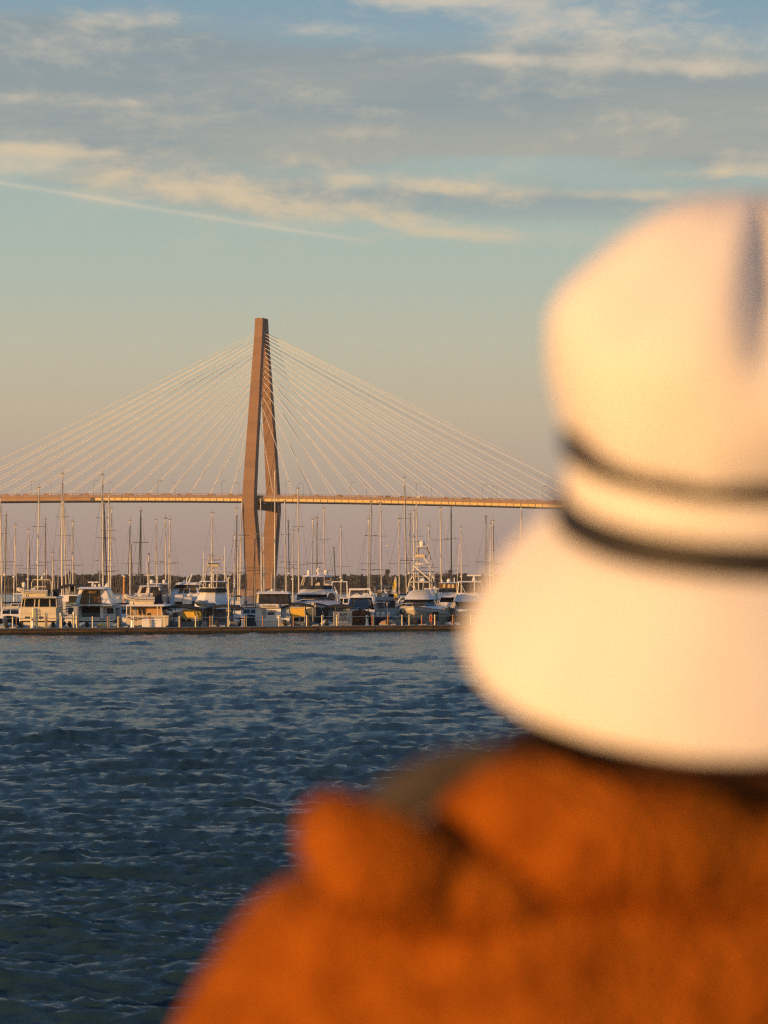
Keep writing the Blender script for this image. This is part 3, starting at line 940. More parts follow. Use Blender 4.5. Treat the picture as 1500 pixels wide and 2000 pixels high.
skiff(12, 42, 1214, 'blue_canvas', 'low skiff under blue-grey cover at the edge end of the dock')
skiff(42, 22, 1217, 'blue_canvas', 'narrow skiff under blue cover beneath the cream yacht')
skiff(104, 28, 1216, 'blue_canvas', 'skiff under crumpled pale blue cover beside the cream yacht corner')
skiff(136, 30, 1216, 'white_canvas', 'skiff under whitish cover left of the curtained flybridge yacht', off=4.8)
skiff(170, 40, 1213, 'blue_canvas', 'broad skiff under blue cover behind the curtained yacht posts')
skiff(196, 20, 1214, 'yellow_hull', 'small yellow-tan boat at the curtained flybridge yacht stern', motor=False)
skiff(233, 36, 1212, 'blue_canvas', 'skiff under slanting blue cover beside the Kimberly Ann')
skiff(424, 34, 1216, 'grey_canvas', 'skiff under dark grey cover in front of the second black canopy')
skiff(556, 26, 1212, 'tan_wood', 'small orange-brown wooden boat before the pilothouse boat')
skiff(604, 40, 1212, 'grey_canvas', 'skiff under dark cover below the yellow-sided launch')
skiff(638, 26, 1208, 'white_canvas', 'skiff with pale seat cover just beside the SLOW board')
skiff(757, 34, 1208, 'tan_wood', 'low orange-tan skiff beneath the blue wrapped centre console', off=4.0)
skiff(812, 44, 1204, 'navy_canvas', 'skiff under navy cover under the big sportfisher bow', off=4.0)
skiff(885, 30, 1214, 'white_canvas', 'white skiff under pale cover beside the orange life ring', off=4.0)

# ------------------------------------------------------------------ front row boats
G1 = 'motor boats moored behind the dock'
# a: cream aft-cabin yacht
b = Boat('aft_cabin_yacht', 75, 8.5, 'cream aft-cabin motor yacht with five dark upper windows and a tender on top', 'yacht', G1)
b.hull(36, 112, 1211, 15, 'cream_gelcoat', bow=False, stripe='grey_gelcoat')
f1 = b.frus('aft_cabin', (37, 110, 0.25, 7, 1214), (37.5, 109, 0.35, 7, 1187), 'cream_gelcoat')
b.wins('window', f1, 'front', [(48, 58), (76, 84)], 37, 110, 0.20, 0.36, 'smoked_glass')
b.pane('rub_strip', f1, 'front', 0.0, 1.0, 0.54, 0.57, 'grey_gelcoat', 0.02)
b.frame('boarding_ladder', [[(63, 1188, 0.1), (63, 1218, -0.1)], [(71, 1188, 0.1), (71, 1218, -0.1)]] + [[(63, y, 0.0), (71, y, 0.0)] for y in (1193, 1199, 1205, 1211)], 0.03, 'steel')
f2 = b.frus('saloon', (38, 110, 0.9, 7, 1187), (40, 108, 1.3, 7, 1168.5), 'cream_gelcoat')
b.wins('window', f2, 'front', [(40, 43.5), (45.5, 63.5), (66, 72), (75, 94), (96.5, 107.5)], 38, 110, 0.08, 0.90)
b.wins('window', f2, 'left', [(1, 3), (3.3, 5.5)], 0.9, 7, 0.1, 0.9)
b.wins('window', f2, 'right', [(1.6, 3.3), (3.6, 5.6)], 0.9, 7, 0.1, 0.9)
b.frus('roof', (37, 111, 0.4, 7.6, 1168.3), (39, 109, 0.7, 7.4, 1165), 'cream_gelcoat', bevel=0.06)
b.tube('dome_pole', [(43.5, 1165, 1.5), (43.5, 1146, 1.5)], 0.05)
b.dome('satellite_dome', 43.5, 1147, 1136.5, 4.2, 1.5)
b.frame('radar_arch', [[(52, 1165, 4.5), (52.5, 1138, 4.5), (55, 1132, 4.5), (88, 1132, 4.5), (91, 1137, 4.5), (92, 1165, 4.5)], [(58, 1146, 4.5), (92, 1146, 4.5)]], 0.05, 'cream_gelcoat')
b.dome('radome', 73, 1131.5, 1125, 2.6, 4.5)
b.tube('antenna', [(81, 1132, 4.5), (82, 1112, 4.5)], 0.02)
b.frus('helm_seat', (97, 108, 3, 4.2, 1165), (98, 107, 3.2, 4.0, 1150), 'black_canvas')
b.frus('side_davit', (108.5, 112, 0.6, 1.0, 1200), (109, 112, 0.6, 1.0, 1188), 'cream_gelcoat')
rib(36.5, 94, 1148, 1165, b.D + 2.2, 'grey inflatable tender on the cream aft-cabin yacht roof', -1)

# c: curtained flybridge yacht
b = Boat('flybridge_yacht', 182, 9.5, 'white flybridge motor yacht with brown curtained upper deck and open dark cockpit', 'yacht', G1)
b.hull(147, 224, 1211, 16, 'gelcoat', bow=False, stripe='slate_hull')
f0 = b.frus('transom_bench', (150, 194, 0.2, 0.9, 1212), (150, 194, 0.3, 0.9, 1205), 'sand_hull')
f1 = b.frus('saloon', (149, 222, 2.4, 10, 1211), (149, 220, 2.6, 10, 1184.5), 'gelcoat')
b.wins('opening_shade', f1, 'front', [(155, 193)], 149, 222, 0.05, 0.98, 'glass')  # dark plate paints in the shade of the open saloon entrance
b.wins('window', f1, 'front', [(206, 219)], 149, 222, 0.45, 0.85, 'smoked_glass')
b.wins('window', f1, 'right', [(3, 8)], 2.4, 10, 0.4, 0.85)
b.wins('window', f1, 'left', [(3, 8)], 2.4, 10, 0.4, 0.85)
b.frus('corner_post', (194.5, 200.5, 0.6, 2.5, 1209), (194.5, 199.5, 0.6, 2.5, 1184.5), 'gelcoat')
fd = b.frus('flybridge_deck', (140, 219, 0.0, 10, 1184), (139, 220, -0.1, 10, 1180.5), 'gelcoat', bevel=0.05)
f2 = b.frus('flybridge', (145, 217, 0.6, 7.5, 1180.4), (152, 206, 1.6, 7.0, 1151), 'gelcoat', bevel=0.12)
b.wins('curtain', f2, 'front', [(154, 172.5), (174, 198)], 145, 217, 0.03, 0.97, 'curtain')
b.wins('window', f2, 'right', [(1.8, 4.6)], 0.6, 7.5, 0.42, 0.90, 'smoked_glass')
b.wins('window', f2, 'left', [(1.8, 4.6)], 0.6, 7.5, 0.42, 0.90, 'smoked_glass')
b.frame('deck_rail', [[(p, 1180.4, 0.3), (p, 1168, 0.3)] for p in (160, 172, 185, 193)] + [[(150, 1168, 0.3), (195, 1168, 0.3)]], 0.03, 'teak')
b.frus('hardtop', (148, 207, 0.4, 7.5, 1150.8), (154, 201, 1.0, 7.0, 1146.2), 'gelcoat', bevel=0.10)
b.frus('radar_pedestal', (172, 178, 3.3, 3.9, 1146), (174, 176.5, 3.4, 3.8, 1138.5), 'gelcoat')
b.frus('radar_bar', (165.5, 187, 3.4, 3.7, 1138.3), (165.5, 187, 3.4, 3.7, 1135.8), 'gelcoat')
b.dome('radome', 189, 1146, 1140, 2.8, 3.2)
b.dome('gps_dome', 181, 1146, 1141, 2.0, 3.0)
b.frus('mast_fin', (195, 206, 3, 3.3, 1150), (204, 205, 3, 3.3, 1138), 'gelcoat')
b.tube('antenna', [(196, 1147, 3), (194.5, 1129, 3)], 0.04, 'gelcoat')
b.frame('ensign_staff', [[(166, 1184, -0.1), (166, 1174, -0.3)]], 0.03, 'red_paint')

# behind them: a boat with dark awning
b = Boat('awning_cruiser', 132, 24, 'grey-white cruiser under a dark curved awning between cream and curtained yachts', 'cruiser', G1)
b.hull(112, 152, 1204, 12, 'gelcoat', bow=False)
f1 = b.frus('cabin', (116, 150, 0.8, 7, 1205), (118, 150, 1.2, 7, 1176), 'grey_gelcoat')
b.wins('window', f1, 'front', [(131, 141)], 116, 150, 0.18, 0.62)
b.frame('steps', [[(117, y, 0.6), (127, y, 0.6)] for y in (1178, 1183, 1188, 1193)], 0.09, 'gelcoat')
f2 = b.frus('bridge_coaming', (112, 150, 0.6, 7, 1175.6), (113, 150, 0.8, 7, 1162), 'gelcoat')
b.wins('coaming_panel', f2, 'front', [(113, 118), (133, 149)], 112, 150, 0.0, 0.86, 'black_canvas')
aw = MB().loft([[(b.x(p), d, b.z(y)) for d in (1, 6)] + [(b.x(p), d, b.z(y) - 0.22) for d in (6, 1)] for p, y in ((114, 1146), (122, 1142), (134, 1140.5), (148, 1141), (160, 1144))])
aw.build('awning', 'navy_canvas', b.root, smooth=50)
b.frame('awning_frame', [[(p, 1143, d), (p + 0.5, 1163, d)] for p in (122, 131, 144) for d in (1.2, 5.5)], 0.035)
b.frus('hatch_glass', (133, 142, 2, 2.1, 1156), (133, 141, 2.2, 2.3, 1144), 'smoked_glass')

# d: the trawler Kimberly Ann
b = Boat('trawler_yacht', 288, 6.5, 'cream trawler yacht with Kimberly Ann lettered across its stern', 'trawler', G1)
hb = b.hull(246, 330, 1202, 14, 'sand_hull', bow=False, stripe='teak')
tr = b.frus('transom', (247.5, 328.5, -0.06, 0.3, 1222), (246.5, 329.5, -0.06, 0.3, 1202.5), 'sand_hull', bevel=0.02)
text_obj('boat_name', 'Kimberly Ann', 8.6 * b.k, 'sign_ink', tr[0], (b.x(280), -0.075, b.z(1208)), shear=0.28, sx=0.80, off=0.006)
b.frus('swim_platform', (252, 325, -0.9, 0.0, 1226.5), (252, 325, -0.9, 0.0, 1224), 'teak')
b.frame('anchor_line', [[(250, 1205, -0.1), (263, 1211.5, -0.25)]], 0.05, 'rubber')
f1 = b.frus('aft_cabin', (248, 317, 1.4, 9, 1202), (249, 313, 1.5, 9, 1184.5), 'tan_wood')
b.wins('window', f1, 'front', [(268.5, 272.5), (277.2, 281)], 248, 317, 0.10, 0.80)
b.wins('hatch', f1, 'front', [(285.5, 293)], 248, 317, 0.02, 0.25, 'rubber')
b.wins('side_panel', f1, 'front', [(259, 264.5)], 248, 317, 0.05, 0.95, 'grey_gelcoat')
b.wins('window', f1, 'left', [(1.8, 4.5), (5, 7.5)], 1.4, 9, 0.3, 0.8)
b.frame('roof_posts', [[(p, 1202, 0.3), (p + dx_, 1184.5, 0.3)] for p, dx_ in ((247, 0.5), (255, 0), (308, -1), (316, -2))], 0.07, 'cream_gelcoat')
b.frus('boat_deck', (245, 323, 0.0, 10, 1184.3), (247, 320, 0.2, 10, 1180.5), 'gelcoat', bevel=0.06)
mk = b.tube('signal_mast', [(285.5, 1180, 5), (284.5, 1162, 5), (283.5, 1083, 5.2)], 0.12, 'alloy_mast', r1=0.07)
b.frus('crosstree', (277, 294, 4.9, 5.2, 1124), (277, 294, 4.9, 5.2, 1122), 'gelcoat', parent=mk)
b.tube('boom', [(280, 1096, 5), (283, 1160, 5)], 0.05, 'alloy_mast', parent=mk)
b.dome('masthead_light', 283.5, 1083, 1079, 1.3, 5.2, 'rubber', parent=mk)
rib(245.5, 303, 1161, 1181, b.D + 2.0, 'grey striped inflatable tender chocked on the Kimberly Ann roof', -1)
b.frus('black_screen', (293, 309, 5.0, 6.5, 1178), (296, 308, 5.2, 6.3, 1153), 'black_canvas', bevel=0.1)

# e: flybridge behind the trawler with domes
b = Boat('domed_yacht', 297, 30, 'white yacht with two satellite domes rising behind the Kimberly Ann', 'yacht', G1)
b.hull(266, 328, 1196, 15, 'gelcoat', bow=False)
f1 = b.frus('house', (270, 325, 1, 9, 1197), (272, 322, 1.4, 9, 1162), 'grey_gelcoat')
b.wins('window', f1, 'front', [(276, 292), (295, 318)], 270, 325, 0.3, 0.75)
f2 = b.frus('flybridge', (265, 312, 1.5, 6, 1161.6), (270, 310, 2, 6, 1146.5), 'white_canvas')
b.wins('window', f2, 'front', [(271, 281), (290, 308)], 265, 312, 0.2, 0.9, 'smoked_glass')
b.frus('hardtop', (268, 311, 1.2, 6.5, 1146), (272, 309, 1.6, 6.2, 1143.2), 'gelcoat')
b.frus('upper_top', (282, 324, 2.5, 6, 1141), (284, 322, 2.7, 5.8, 1139), 'gelcoat')
b.frame('top_posts', [[(p, 1161, 5.6), (p, 1141, 5.4)] for p in (313, 322)], 0.06, 'gelcoat')
b.dome('satellite_dome', 292, 1139, 1131.5, 3.9, 3.5)
b.dome('satellite_dome', 316.5, 1139, 1131.5, 3.6, 3.5)
b.dome('gps_dome', 303, 1128.5, 1125.5, 2.1, 3.6)
b.tube('dome_pole', [(303, 1139, 3.6), (303, 1128.5, 3.6)], 0.05)

# f: raked express yacht
b = Boat('raked_yacht', 357, 28, 'white yacht with raked dark windscreen and cluster of aerials beside the tower sportfisher', 'yacht', G1)
b.hull(326, 388, 1192, 15, 'gelcoat', bow=True)
f1 = b.frus('house', (326, 386, 3, 11, 1192), (328, 384, 4, 11, 1160), 'gelcoat')
b.wins('window', f1, 'front', [(337, 354), (358, 380)], 326, 386, 0.15, 0.55)
f2 = b.frus('flybridge', (328, 386, 4.2, 10, 1159.7), (334, 382, 5.0, 10, 1148), 'gelcoat')
b.wins('curtain', f2, 'front', [(343, 352), (354, 364), (367, 380)], 328, 386, 0.1, 0.95, 'curtain')
f3 = b.frus('windscreen', (331, 360, 4.6, 6.5, 1148), (338, 358, 5.4, 6.5, 1142.5), 'glass')
b.frus('hardtop', (335, 386, 4.8, 10, 1142.2), (340, 384, 5.2, 9.6, 1137), 'gelcoat', bevel=0.12)
b.dome('radome', 353, 1137, 1132, 2.2, 6.5)
b.frame('aerial_cluster', [[(357, 1137, 6.5), (359, 1127, 6.5)], [(361, 1137, 6.5), (366, 1128, 6.5), (369, 1120, 6.5)], [(363, 1137, 6.5), (364, 1129, 6.5)]], 0.06, 'gelcoat')
s1 = b.frus('covered_seat', (338.5, 355, 1.0, 2.6, 1175), (340, 355.5, 1.8, 2.8, 1161.5), 'white_canvas')
b.frus('seat_base', (340, 354, 1.4, 2.4, 1182), (340, 354, 1.4, 2.4, 1175.3), 'rubber')
s1 = b.frus('covered_seat', (355.5, 374, 0.2, 1.4, 1180), (358, 374, 0.9, 1.6, 1166.5), 'white_canvas')
b.frus('seat_base', (357, 372, 0.4, 1.2, 1186), (357, 372, 0.4, 1.2, 1180.3), 'rubber')


def plan_loft(b, name, lv, m, parent=None, smooth=None):
    """house built from plan outlines: lv = [(py, [(px, d), ...]), ...]"""
    return MB().loft([[(b.x(p), d, b.z(py)) for p, d in pl] for py, pl in lv]).build(name, m, parent or b.root, smooth=smooth)


# g: sportfisher with open tuna tower
b = Boat('tower_sportfisher', 407, 15, 'white sportfishing boat with open tuna tower of pipes and faceted cabin front', 'fishing boat', G1)
b.hull(370, 446, 1190, 16, 'gelcoat', bow=True, stripe='slate_hull', py_far=1208)
P = lambda x0, x1, x2, x3, d0, d1, d2: [(x0, d1), (x1, d0), (x2, d0), (x3, d1), (x3, d2), (x0, d2)]
plan_loft(b, 'trunk_cabin', [(1192, P(374, 392, 420, 441, 3.4, 4.8, 11)), (1176, P(375, 393, 418, 440, 4.2, 5.4, 11))], 'gelcoat')
hs = plan_loft(b, 'cabin_front', [(1175.7, P(376, 394, 416, 441, 4.2, 5.6, 11)), (1157, P(384, 397, 415, 434, 5.6, 6.6, 11))], 'gelcoat')
plan_loft(b, 'windscreen_band', [(1156.7, P(380.5, 396, 418, 435, 5.3, 6.4, 9)), (1149, P(381.5, 397, 417, 434, 5.5, 6.6, 9))], 'black_canvas')
plan_loft(b, 'bridge_rail_cap', [(1148.7, P(382, 397, 417, 434, 5.5, 6.6, 8)), (1147.5, P(382, 397, 417, 434, 5.5, 6.6, 8))], 'gelcoat')
plan_loft(b, 'hardtop', [(1136.5, P(382, 396, 420, 439, 5.2, 6.2, 9)), (1134.2, P(384, 397, 419, 437, 5.5, 6.4, 8.6))], 'gelcoat')
b.frame('bridge_pipes', [[(384, 1148, 6), (383, 1136, 6)], [(396, 1148, 5.6), (396, 1136, 5.6)], [(417.5, 1148, 5.6), (418, 1136, 5.6)], [(435, 1148, 6.4), (437, 1136, 6.4)], [(384, 1137, 6), (395, 1148, 5.6)]], 0.045)
LGS = []
for x0, x1, d0, d1 in ((383, 399, 6, 6.9), (440, 428, 6, 6.9), (386, 400, 10, 8.6), (438, 427, 10, 8.6)):
    LGS.append([(x0, 1152, d0), (x0 + (x1 - x0) * 0.5, 1118, (d0 + d1) / 2), (x1, 1084, d1)])
b.frame('tower_legs', LGS, 0.06)
b.frame('tower_struts', [[(391, 1116, 6.4), (431, 1116, 6.4)], [(391, 1116, 9), (431, 1116, 9)], [(393, 1107, 6.5), (432, 1107, 6.5)], [(433, 1122, 6.5), (420, 1107, 6.5)], [(391, 1117, 6.5), (400, 1106, 6.5)], [(410, 1148, 7), (410.5, 1100, 7)], [(417, 1136, 7), (418, 1107, 7)], [(408, 1134, 7), (409, 1107, 7)]], 0.045)
b.frame('top_ring', [[(399, 1084, 6.9), (427, 1084, 6.9), (426, 1083, 8.6), (400, 1083, 8.6), (399, 1084, 6.9)], [(397, 1090, 6.8), (430, 1091, 6.8)]], 0.05)
b.frus('lookout_bucket', (400, 421, 6.6, 8.4, 1106), (399.5, 421, 6.5, 8.5, 1101), 'cream_gelcoat')
b.frus('bucket_rim', (399, 421.5, 6.4, 8.6, 1100.8), (399, 421.5, 6.4, 8.6, 1099.3), 'rubber')
b.dome('radome', 407.5, 1131.5, 1125.5, 2.6, 6.2)
b.frus('spotlight', (402.5, 405, 5.4, 5.6, 1147), (402.5, 405, 5.4, 5.6, 1140), 'gelcoat')
b.tube('whip_antenna', [(391, 1136, 6), (391, 1075, 6)], 0.035, 'gelcoat')
b.tube('whip_antenna', [(433, 1136, 6), (433, 1066, 6)], 0.035, 'gelcoat')
b.frame('outriggers', [[(443, 1180, 6), (436, 1136, 6.5)], [(447, 1182, 6), (437, 1128, 6.8)], [(441, 1172, 6), (446, 1165, 6)]], 0.05)
rr = rib(385, 417, 1173, 1190, b.D + 2.6, 'pale inflatable tender stowed on the tower sportfisher foredeck', -1, motor=False)
rr.rotation_euler = (0, 0, R(35))


# canopy launches
def canopy_launch(px0, px1, pys, label, side_m='grey_canvas', side=None, posts=(), off=7.0, panel=None, hullm='slate_hull', y_h=1214):
    """low launch under an arched black canopy; pys = arch rows from one end to the other"""
    c = (px0 + px1) / 2
    b = Boat('canopy_launch', c, off, label, 'launch', 'launches with black canopies')
    b.hull(px0 + 6, px1 - 6, y_h, 7.5, hullm, bow=False)
    n = len(pys); rings = []
    for i, y in enumerate(pys):
        p = px0 + (px1 - px0) * i / (n - 1)
        th = 0.20 if 0 < i < n - 1 else 0.10
        rings.append([(b.x(p), 0.2, b.z(y) - 0.05), (b.x(p), 1.5, b.z(y) + 0.06), (b.x(p), 4.5, b.z(y) + 0.04), (b.x(p), 5.4, b.z(y) - 0.05), (b.x(p), 5.4, b.z(y) - 0.05 - th), (b.x(p), 0.2, b.z(y) - 0.06 - th)])
    MB().loft(rings).build('canopy', 'black_canvas', b.root, smooth=45)
    for p in posts:
        i = min(n - 1.001, max(0, (p - px0) / (px1 - px0) * (n - 1))); j = int(i); yy = pys[j] + (pys[j + 1] - pys[j]) * (i - j)
        for d in (0.3, 5.0): b.tube('canopy_post', [(p, yy + 1, d), (p, y_h, d)], 0.035)
    if side: b.frus('side_curtain', (side[0], side[1], 1.0, 4.6, side[3]), (side[0] + 1, side[1] - 1, 1.2, 4.4, side[2]), side_m, bevel=0.06)
    if panel:
        x0, x1, y0, y1 = panel
        pb = b.frus('yellow_side', (x0 + 2, x1, 0.5, 3.4, y1), (x0, x1 - 2, 0.3, 3.4, y0 + 3), 'yellow_hull', bevel=0.05)
        b.frus('panel_cap', (x0 - 1, x1, 0.2, 3.6, y0 + 2.8), (x0 + 1, x1 - 2, 0.4, 3.4, y0), 'cream_gelcoat', parent=pb[0])
    b.frus('seat', (c - 9, c + 4, 1.0, 2.0, y_h), (c - 8, c + 3, 1.1, 1.9, y_h - 9), 'rubber', bevel=0.05)
    b.frus('console', (c + 6, c + 14, 2.2, 3.0, y_h), (c + 7, c + 13, 2.3, 2.9, y_h - 13), 'grey_canvas', bevel=0.05)
    return b


canopy_launch(315, 398, [1188, 1184, 1182.5, 1182.5, 1184, 1187, 1191], 'launch with black canopy and yellow-lit side beside the Kimberly Ann', posts=(322, 336, 384), panel=(355, 393, 1189, 1210))
canopy_launch(396, 472, [1190, 1186, 1183, 1181.5, 1182, 1184, 1188], 'launch with black canopy and dark curtain under the tower sportfisher', posts=(401, 416, 443), side=(395, 452, 1190, 1213))
canopy_launch(546, 612, [1188, 1182, 1178.5, 1177.8, 1178.5, 1181, 1184], 'launch with black canopy and bright yellow side beside the pilothouse boat', posts=(564, 595, 611), panel=(566, 597, 1185, 1206))
canopy_launch(624, 692, [1191, 1186, 1182.5, 1181, 1181, 1183, 1186], 'launch with black canopy and blue curtain behind the SLOW board', side_m='blue_canvas', side=(640, 682, 1187, 1205), posts=(630, 655, 682))

# i: pilothouse boat
b = Boat('pilothouse_boat', 532, 8.5, 'white pilothouse boat with glazed upper cabin and white roll across its stern', 'boat', G1)
b.hull(497, 568, 1207, 12, 'gelcoat', bow=False)
tr = b.frus('transom', (498, 549, -0.1, 2.0, 1214), (499, 549, 0.1, 2.0, 1188), 'gelcoat')
b.wins('stern_window', tr, 'front', [(522, 536)], 498, 549, 0.50, 0.70, 'smoked_glass')
b.wins('stern_window', tr, 'front', [(527, 538.5)], 498, 549, 0.76, 0.84, 'smoked_glass')
b.wins('door', tr, 'front', [(511.5, 519)], 498, 549, 0.25, 0.86, 'grey_gelcoat')
b.frus('side_panel', (549.5, 568, 0.4, 4, 1212), (549.5, 566, 0.6, 4, 1180), 'grey_gelcoat')
rl = b.tube('canvas_roll', [(499.5, 1183.5, -0.25), (544.5, 1183.5, -0.25)], 0.24, 'white_canvas')
text_obj('roll_script', 'Freedom', 5.6 * b.k, 'slate_hull', rl, (b.x(525), -0.498, b.z(1183.4)), shear=0.3, sx=1.25)
f2 = b.frus('upper_cabin', (498.5, 566, 0.5, 6, 1179), (500, 564, 0.8, 6, 1160.5), 'black_canvas')
b.wins('window', f2, 'front', [(506, 523), (525, 542), (544, 553), (555, 559), (560.5, 564.5)], 498.5, 566, 0.10, 0.93, 'smoked_glass')
b.wins('window', f2, 'left', [(0.9, 5.5)], 0.5, 6, 0.10, 0.93, 'smoked_glass')
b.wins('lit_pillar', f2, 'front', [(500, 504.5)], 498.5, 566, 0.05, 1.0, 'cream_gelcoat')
b.frus('roof', (499, 567, 0.2, 6.6, 1160.2), (504, 561, 0.8, 6.2, 1155.2), 'gelcoat', bevel=0.10)
b.dome('radome', 530, 1155, 1149.5, 3.0, 2.0)
b.frame('aerials', [[(529, 1155, 2.6), (528.5, 1120, 2.6)], [(534, 1155, 2.6), (534, 1128, 2.6)]], 0.03)

# j: large motor yacht, bow on
b = Boat('large_motor_yacht', 617, 17, 'large motor yacht with dark hull, open bridge and two tall satellite domes', 'yacht', G1)
b.hull(566, 668, 1177, 20, 'slate_hull', bow=True, py_far=1200, stripe='gelcoat', flare=0.6)
P2 = lambda x0, x1, x2, x3, d0, d1, d2: [(x0, d1), (x1, d0), (x2, d0), (x3, d1), (x3, d2), (x0, d2)]
plan_loft(b, 'foredeck', [(1182, P2(572, 596, 640, 662, 2.0, 5.0, 15)), (1173, P2(575, 600, 636, 657, 4.6, 6.4, 15))], 'gelcoat', smooth=30)
plan_loft(b, 'windscreen', [(1172.7, P2(576, 590, 632, 650, 4.8, 6.2, 13)), (1161.5, P2(577, 592, 632, 649, 6.2, 7.2, 13))], 'glass')
plan_loft(b, 'brow', [(1161.2, P2(576, 590, 634, 652, 5.8, 6.9, 14)), (1151, P2(583, 596, 630, 647, 7.6, 8.4, 14))], 'gelcoat')
plan_loft(b, 'bridge_screen', [(1150.7, P2(582, 596, 630, 647, 7.5, 8.4, 13)), (1143.5, P2(583, 597, 629, 646, 7.6, 8.5, 13))], 'smoked_glass')
sw = MB().lathe([(0.01, 0.0), (0.50, 0.0), (0.50, 0.08)], n=16).build('round_window', 'smoked_glass', b.root, smooth=30)
sw.location = (b.x(645), 6.2, b.z(1167)); sw.rotation_euler = (R(90), 0, R(35))
rgm = MB().lathe([(0.52, -0.02), (0.62, -0.02), (0.62, 0.06), (0.52, 0.06)], n=16).build('window_rim', 'gelcoat', sw, smooth=30)
b.frus('side_stair', (650, 664, 6.5, 12, 1178), (650, 656, 8, 12, 1160), 'grey_gelcoat')
b.frame('side_rail', [[(652, 1146, 7), (659, 1178, 6)], [(655, 1152, 7), (662, 1178, 7)]], 0.06, 'gelcoat')
plan_loft(b, 'hardtop', [(1126, P2(586, 598, 632, 645, 6.8, 7.8, 13)), (1122.6, P2(589, 600, 630, 642, 7.2, 8.0, 12.5))], 'gelcoat')
b.frame('hardtop_posts', [[(584.5, 1143, 8.2), (590.5, 1126, 8)], [(588, 1143, 8.2), (592.5, 1126, 8)], [(643.5, 1143, 8.2), (643.5, 1126, 8.2)], [(587, 1143, 12), (590, 1126, 12)], [(641, 1143, 12), (641, 1126, 12)]], 0.09, 'cream_gelcoat')
b.frus('helm_console', (612, 622, 9, 10, 1143.3), (613, 621, 9.2, 10, 1137), 'white_canvas')
b.frus('deck_seat', (632, 642, 9, 10.5, 1143.3), (633, 641, 9.2, 10.4, 1133), 'white_canvas')
b.frus('red_ensign', (636, 640, 9.3, 9.35, 1135), (635, 641, 9.3, 9.35, 1129), 'red_paint')
b.dome('satellite_dome', 599, 1122.4, 1111.8, 3.5, 9.5)
b.dome('satellite_dome', 634, 1122.4, 1111.5, 3.9, 9.5)
b.dome('radome', 617, 1115.5, 1110.5, 3.2, 9.5)
b.tube('radar_mast', [(618, 1122.5, 9.5), (618, 1107, 9.5)], 0.10, 'gelcoat')
b.frame('light_bar', [[(614, 1107.5, 9.5), (622, 1107.5, 9.5)]], 0.06, 'slate_hull')
b.frame('bow_rail', [[(572, 1176, 3), (590, 1171, 1.2), (614, 1170, 0.3), (640, 1171, 1.2), (662, 1176, 3)]], 0.03)
b.frus('anchor_locker', (608, 614, 0.2, 0.8, 1182), (609, 613, 0.3, 0.8, 1177), 'cream_gelcoat')

# m: express cruiser with wrap-round black windscreen
b = Boat('express_cruiser', 704, 11.5, 'express cruiser with big black wrap-round windscreen and brown hull', 'cruiser', G1)
b.hull(674, 734, 1190, 13, 'teak', bow=True, py_far=1205, flare=0.55)
plan_loft(b, 'windscreen', [(1187, P2(679, 690, 718, 729, 3.2, 4.5, 9)), (1168, P2(683, 693, 716, 727, 5.2, 6.0, 9))], 'glass')
plan_loft(b, 'roof', [(1167.7, P2(682, 692, 717, 728, 5.0, 5.9, 10)), (1163, P2(687, 696, 714, 724, 5.5, 6.3, 9.6))], 'gelcoat', smooth=30)
b.frame('screen_frame', [[(677, 1188, 4.2), (682.5, 1167.5, 5.4), (690, 1164.5, 5.4), (718, 1164.5, 5.4), (727.5, 1167.5, 5.4), (730.5, 1187, 4.2)]], 0.07, 'gelcoat')
b.frame('roof_bars', [[(690, 1163, 7), (695, 1159.5, 7), (702, 1163, 7)], [(709, 1163, 7), (715, 1159, 7), (721, 1163, 7)]], 0.05, 'gelcoat')
b.frus('radar_arch', (679, 725, 9.2, 10, 1152), (681, 722, 9.3, 9.9, 1149), 'gelcoat')
b.frame('arch_legs', [[(682, 1152, 9.6), (679, 1170, 9.6)], [(722, 1152, 9.6), (725, 1170, 9.6)]], 0.09, 'gelcoat')
b.frus('side_cabin', (667.5, 678, 6, 9, 1184), (669, 679, 6.5, 9, 1168), 'gelcoat')
b.pane('window', b.last, 'front', 0.15, 0.9, 0.35, 0.9, 'glass')

# n: wrapped centre console
b = Boat('center_console_boat', 752, 12.0, 'blue-grey centre console boat in crumpled wrap with four white outboards', 'boat', G1)
b.hull(725, 787, 1209, 9, 'blue_canvas', bow=False)
rg = random.Random(9); rings = []
for i in range(8):
    t = i / 7; y = 0.4 + 7 * t; w = (29 - 10 * t) * b.k
    rings.append([(-w, y, b.z(1208)), (-w * 0.8, y, b.z(1203 + rg.uniform(-4, 2))), (-w * 0.35, y, b.z(1197 + rg.uniform(-4, 3))), (w * 0.2, y, b.z(1199 + rg.uniform(-4, 3))), (w * 0.75, y, b.z(1198 + rg.uniform(-5, 3))), (w, y, b.z(1208))])
MB().loft(rings).build('wrap', 'blue_canvas', b.root, smooth=20)
for p in (722, 733, 743, 754):
    mo = MB().frus((-0.24, 0.24, -0.75, -0.15, b.z(1206)), (-0.18, 0.18, -0.8, -0.2, b.z(1195))).build('outboard_motor', 'dome_white', b.root, bevel=0.14)
    mo.location = (b.x(p + 5), 0, 0)
    MB().frus((-0.2, 0.2, -0.6, -0.2, 0.1), (-0.24, 0.24, -0.7, -0.15, b.z(1206) - 0.01)).build('motor_leg', 'navy_hull', mo)
b.frus('tee_top', (727.5, 762, 1.8, 4.2, 1177.3), (728, 761, 1.9, 4.1, 1175.8), 'grey_canvas')
b.frame('tee_top_pipes', [[(733, 1177, 2), (732, 1203, 2)], [(756, 1177, 2), (757, 1203, 2)], [(734, 1177, 4), (733, 1203, 4)], [(755, 1177, 4), (756, 1203, 4)], [(732, 1190, 2), (757, 1190, 2)]], 0.045)
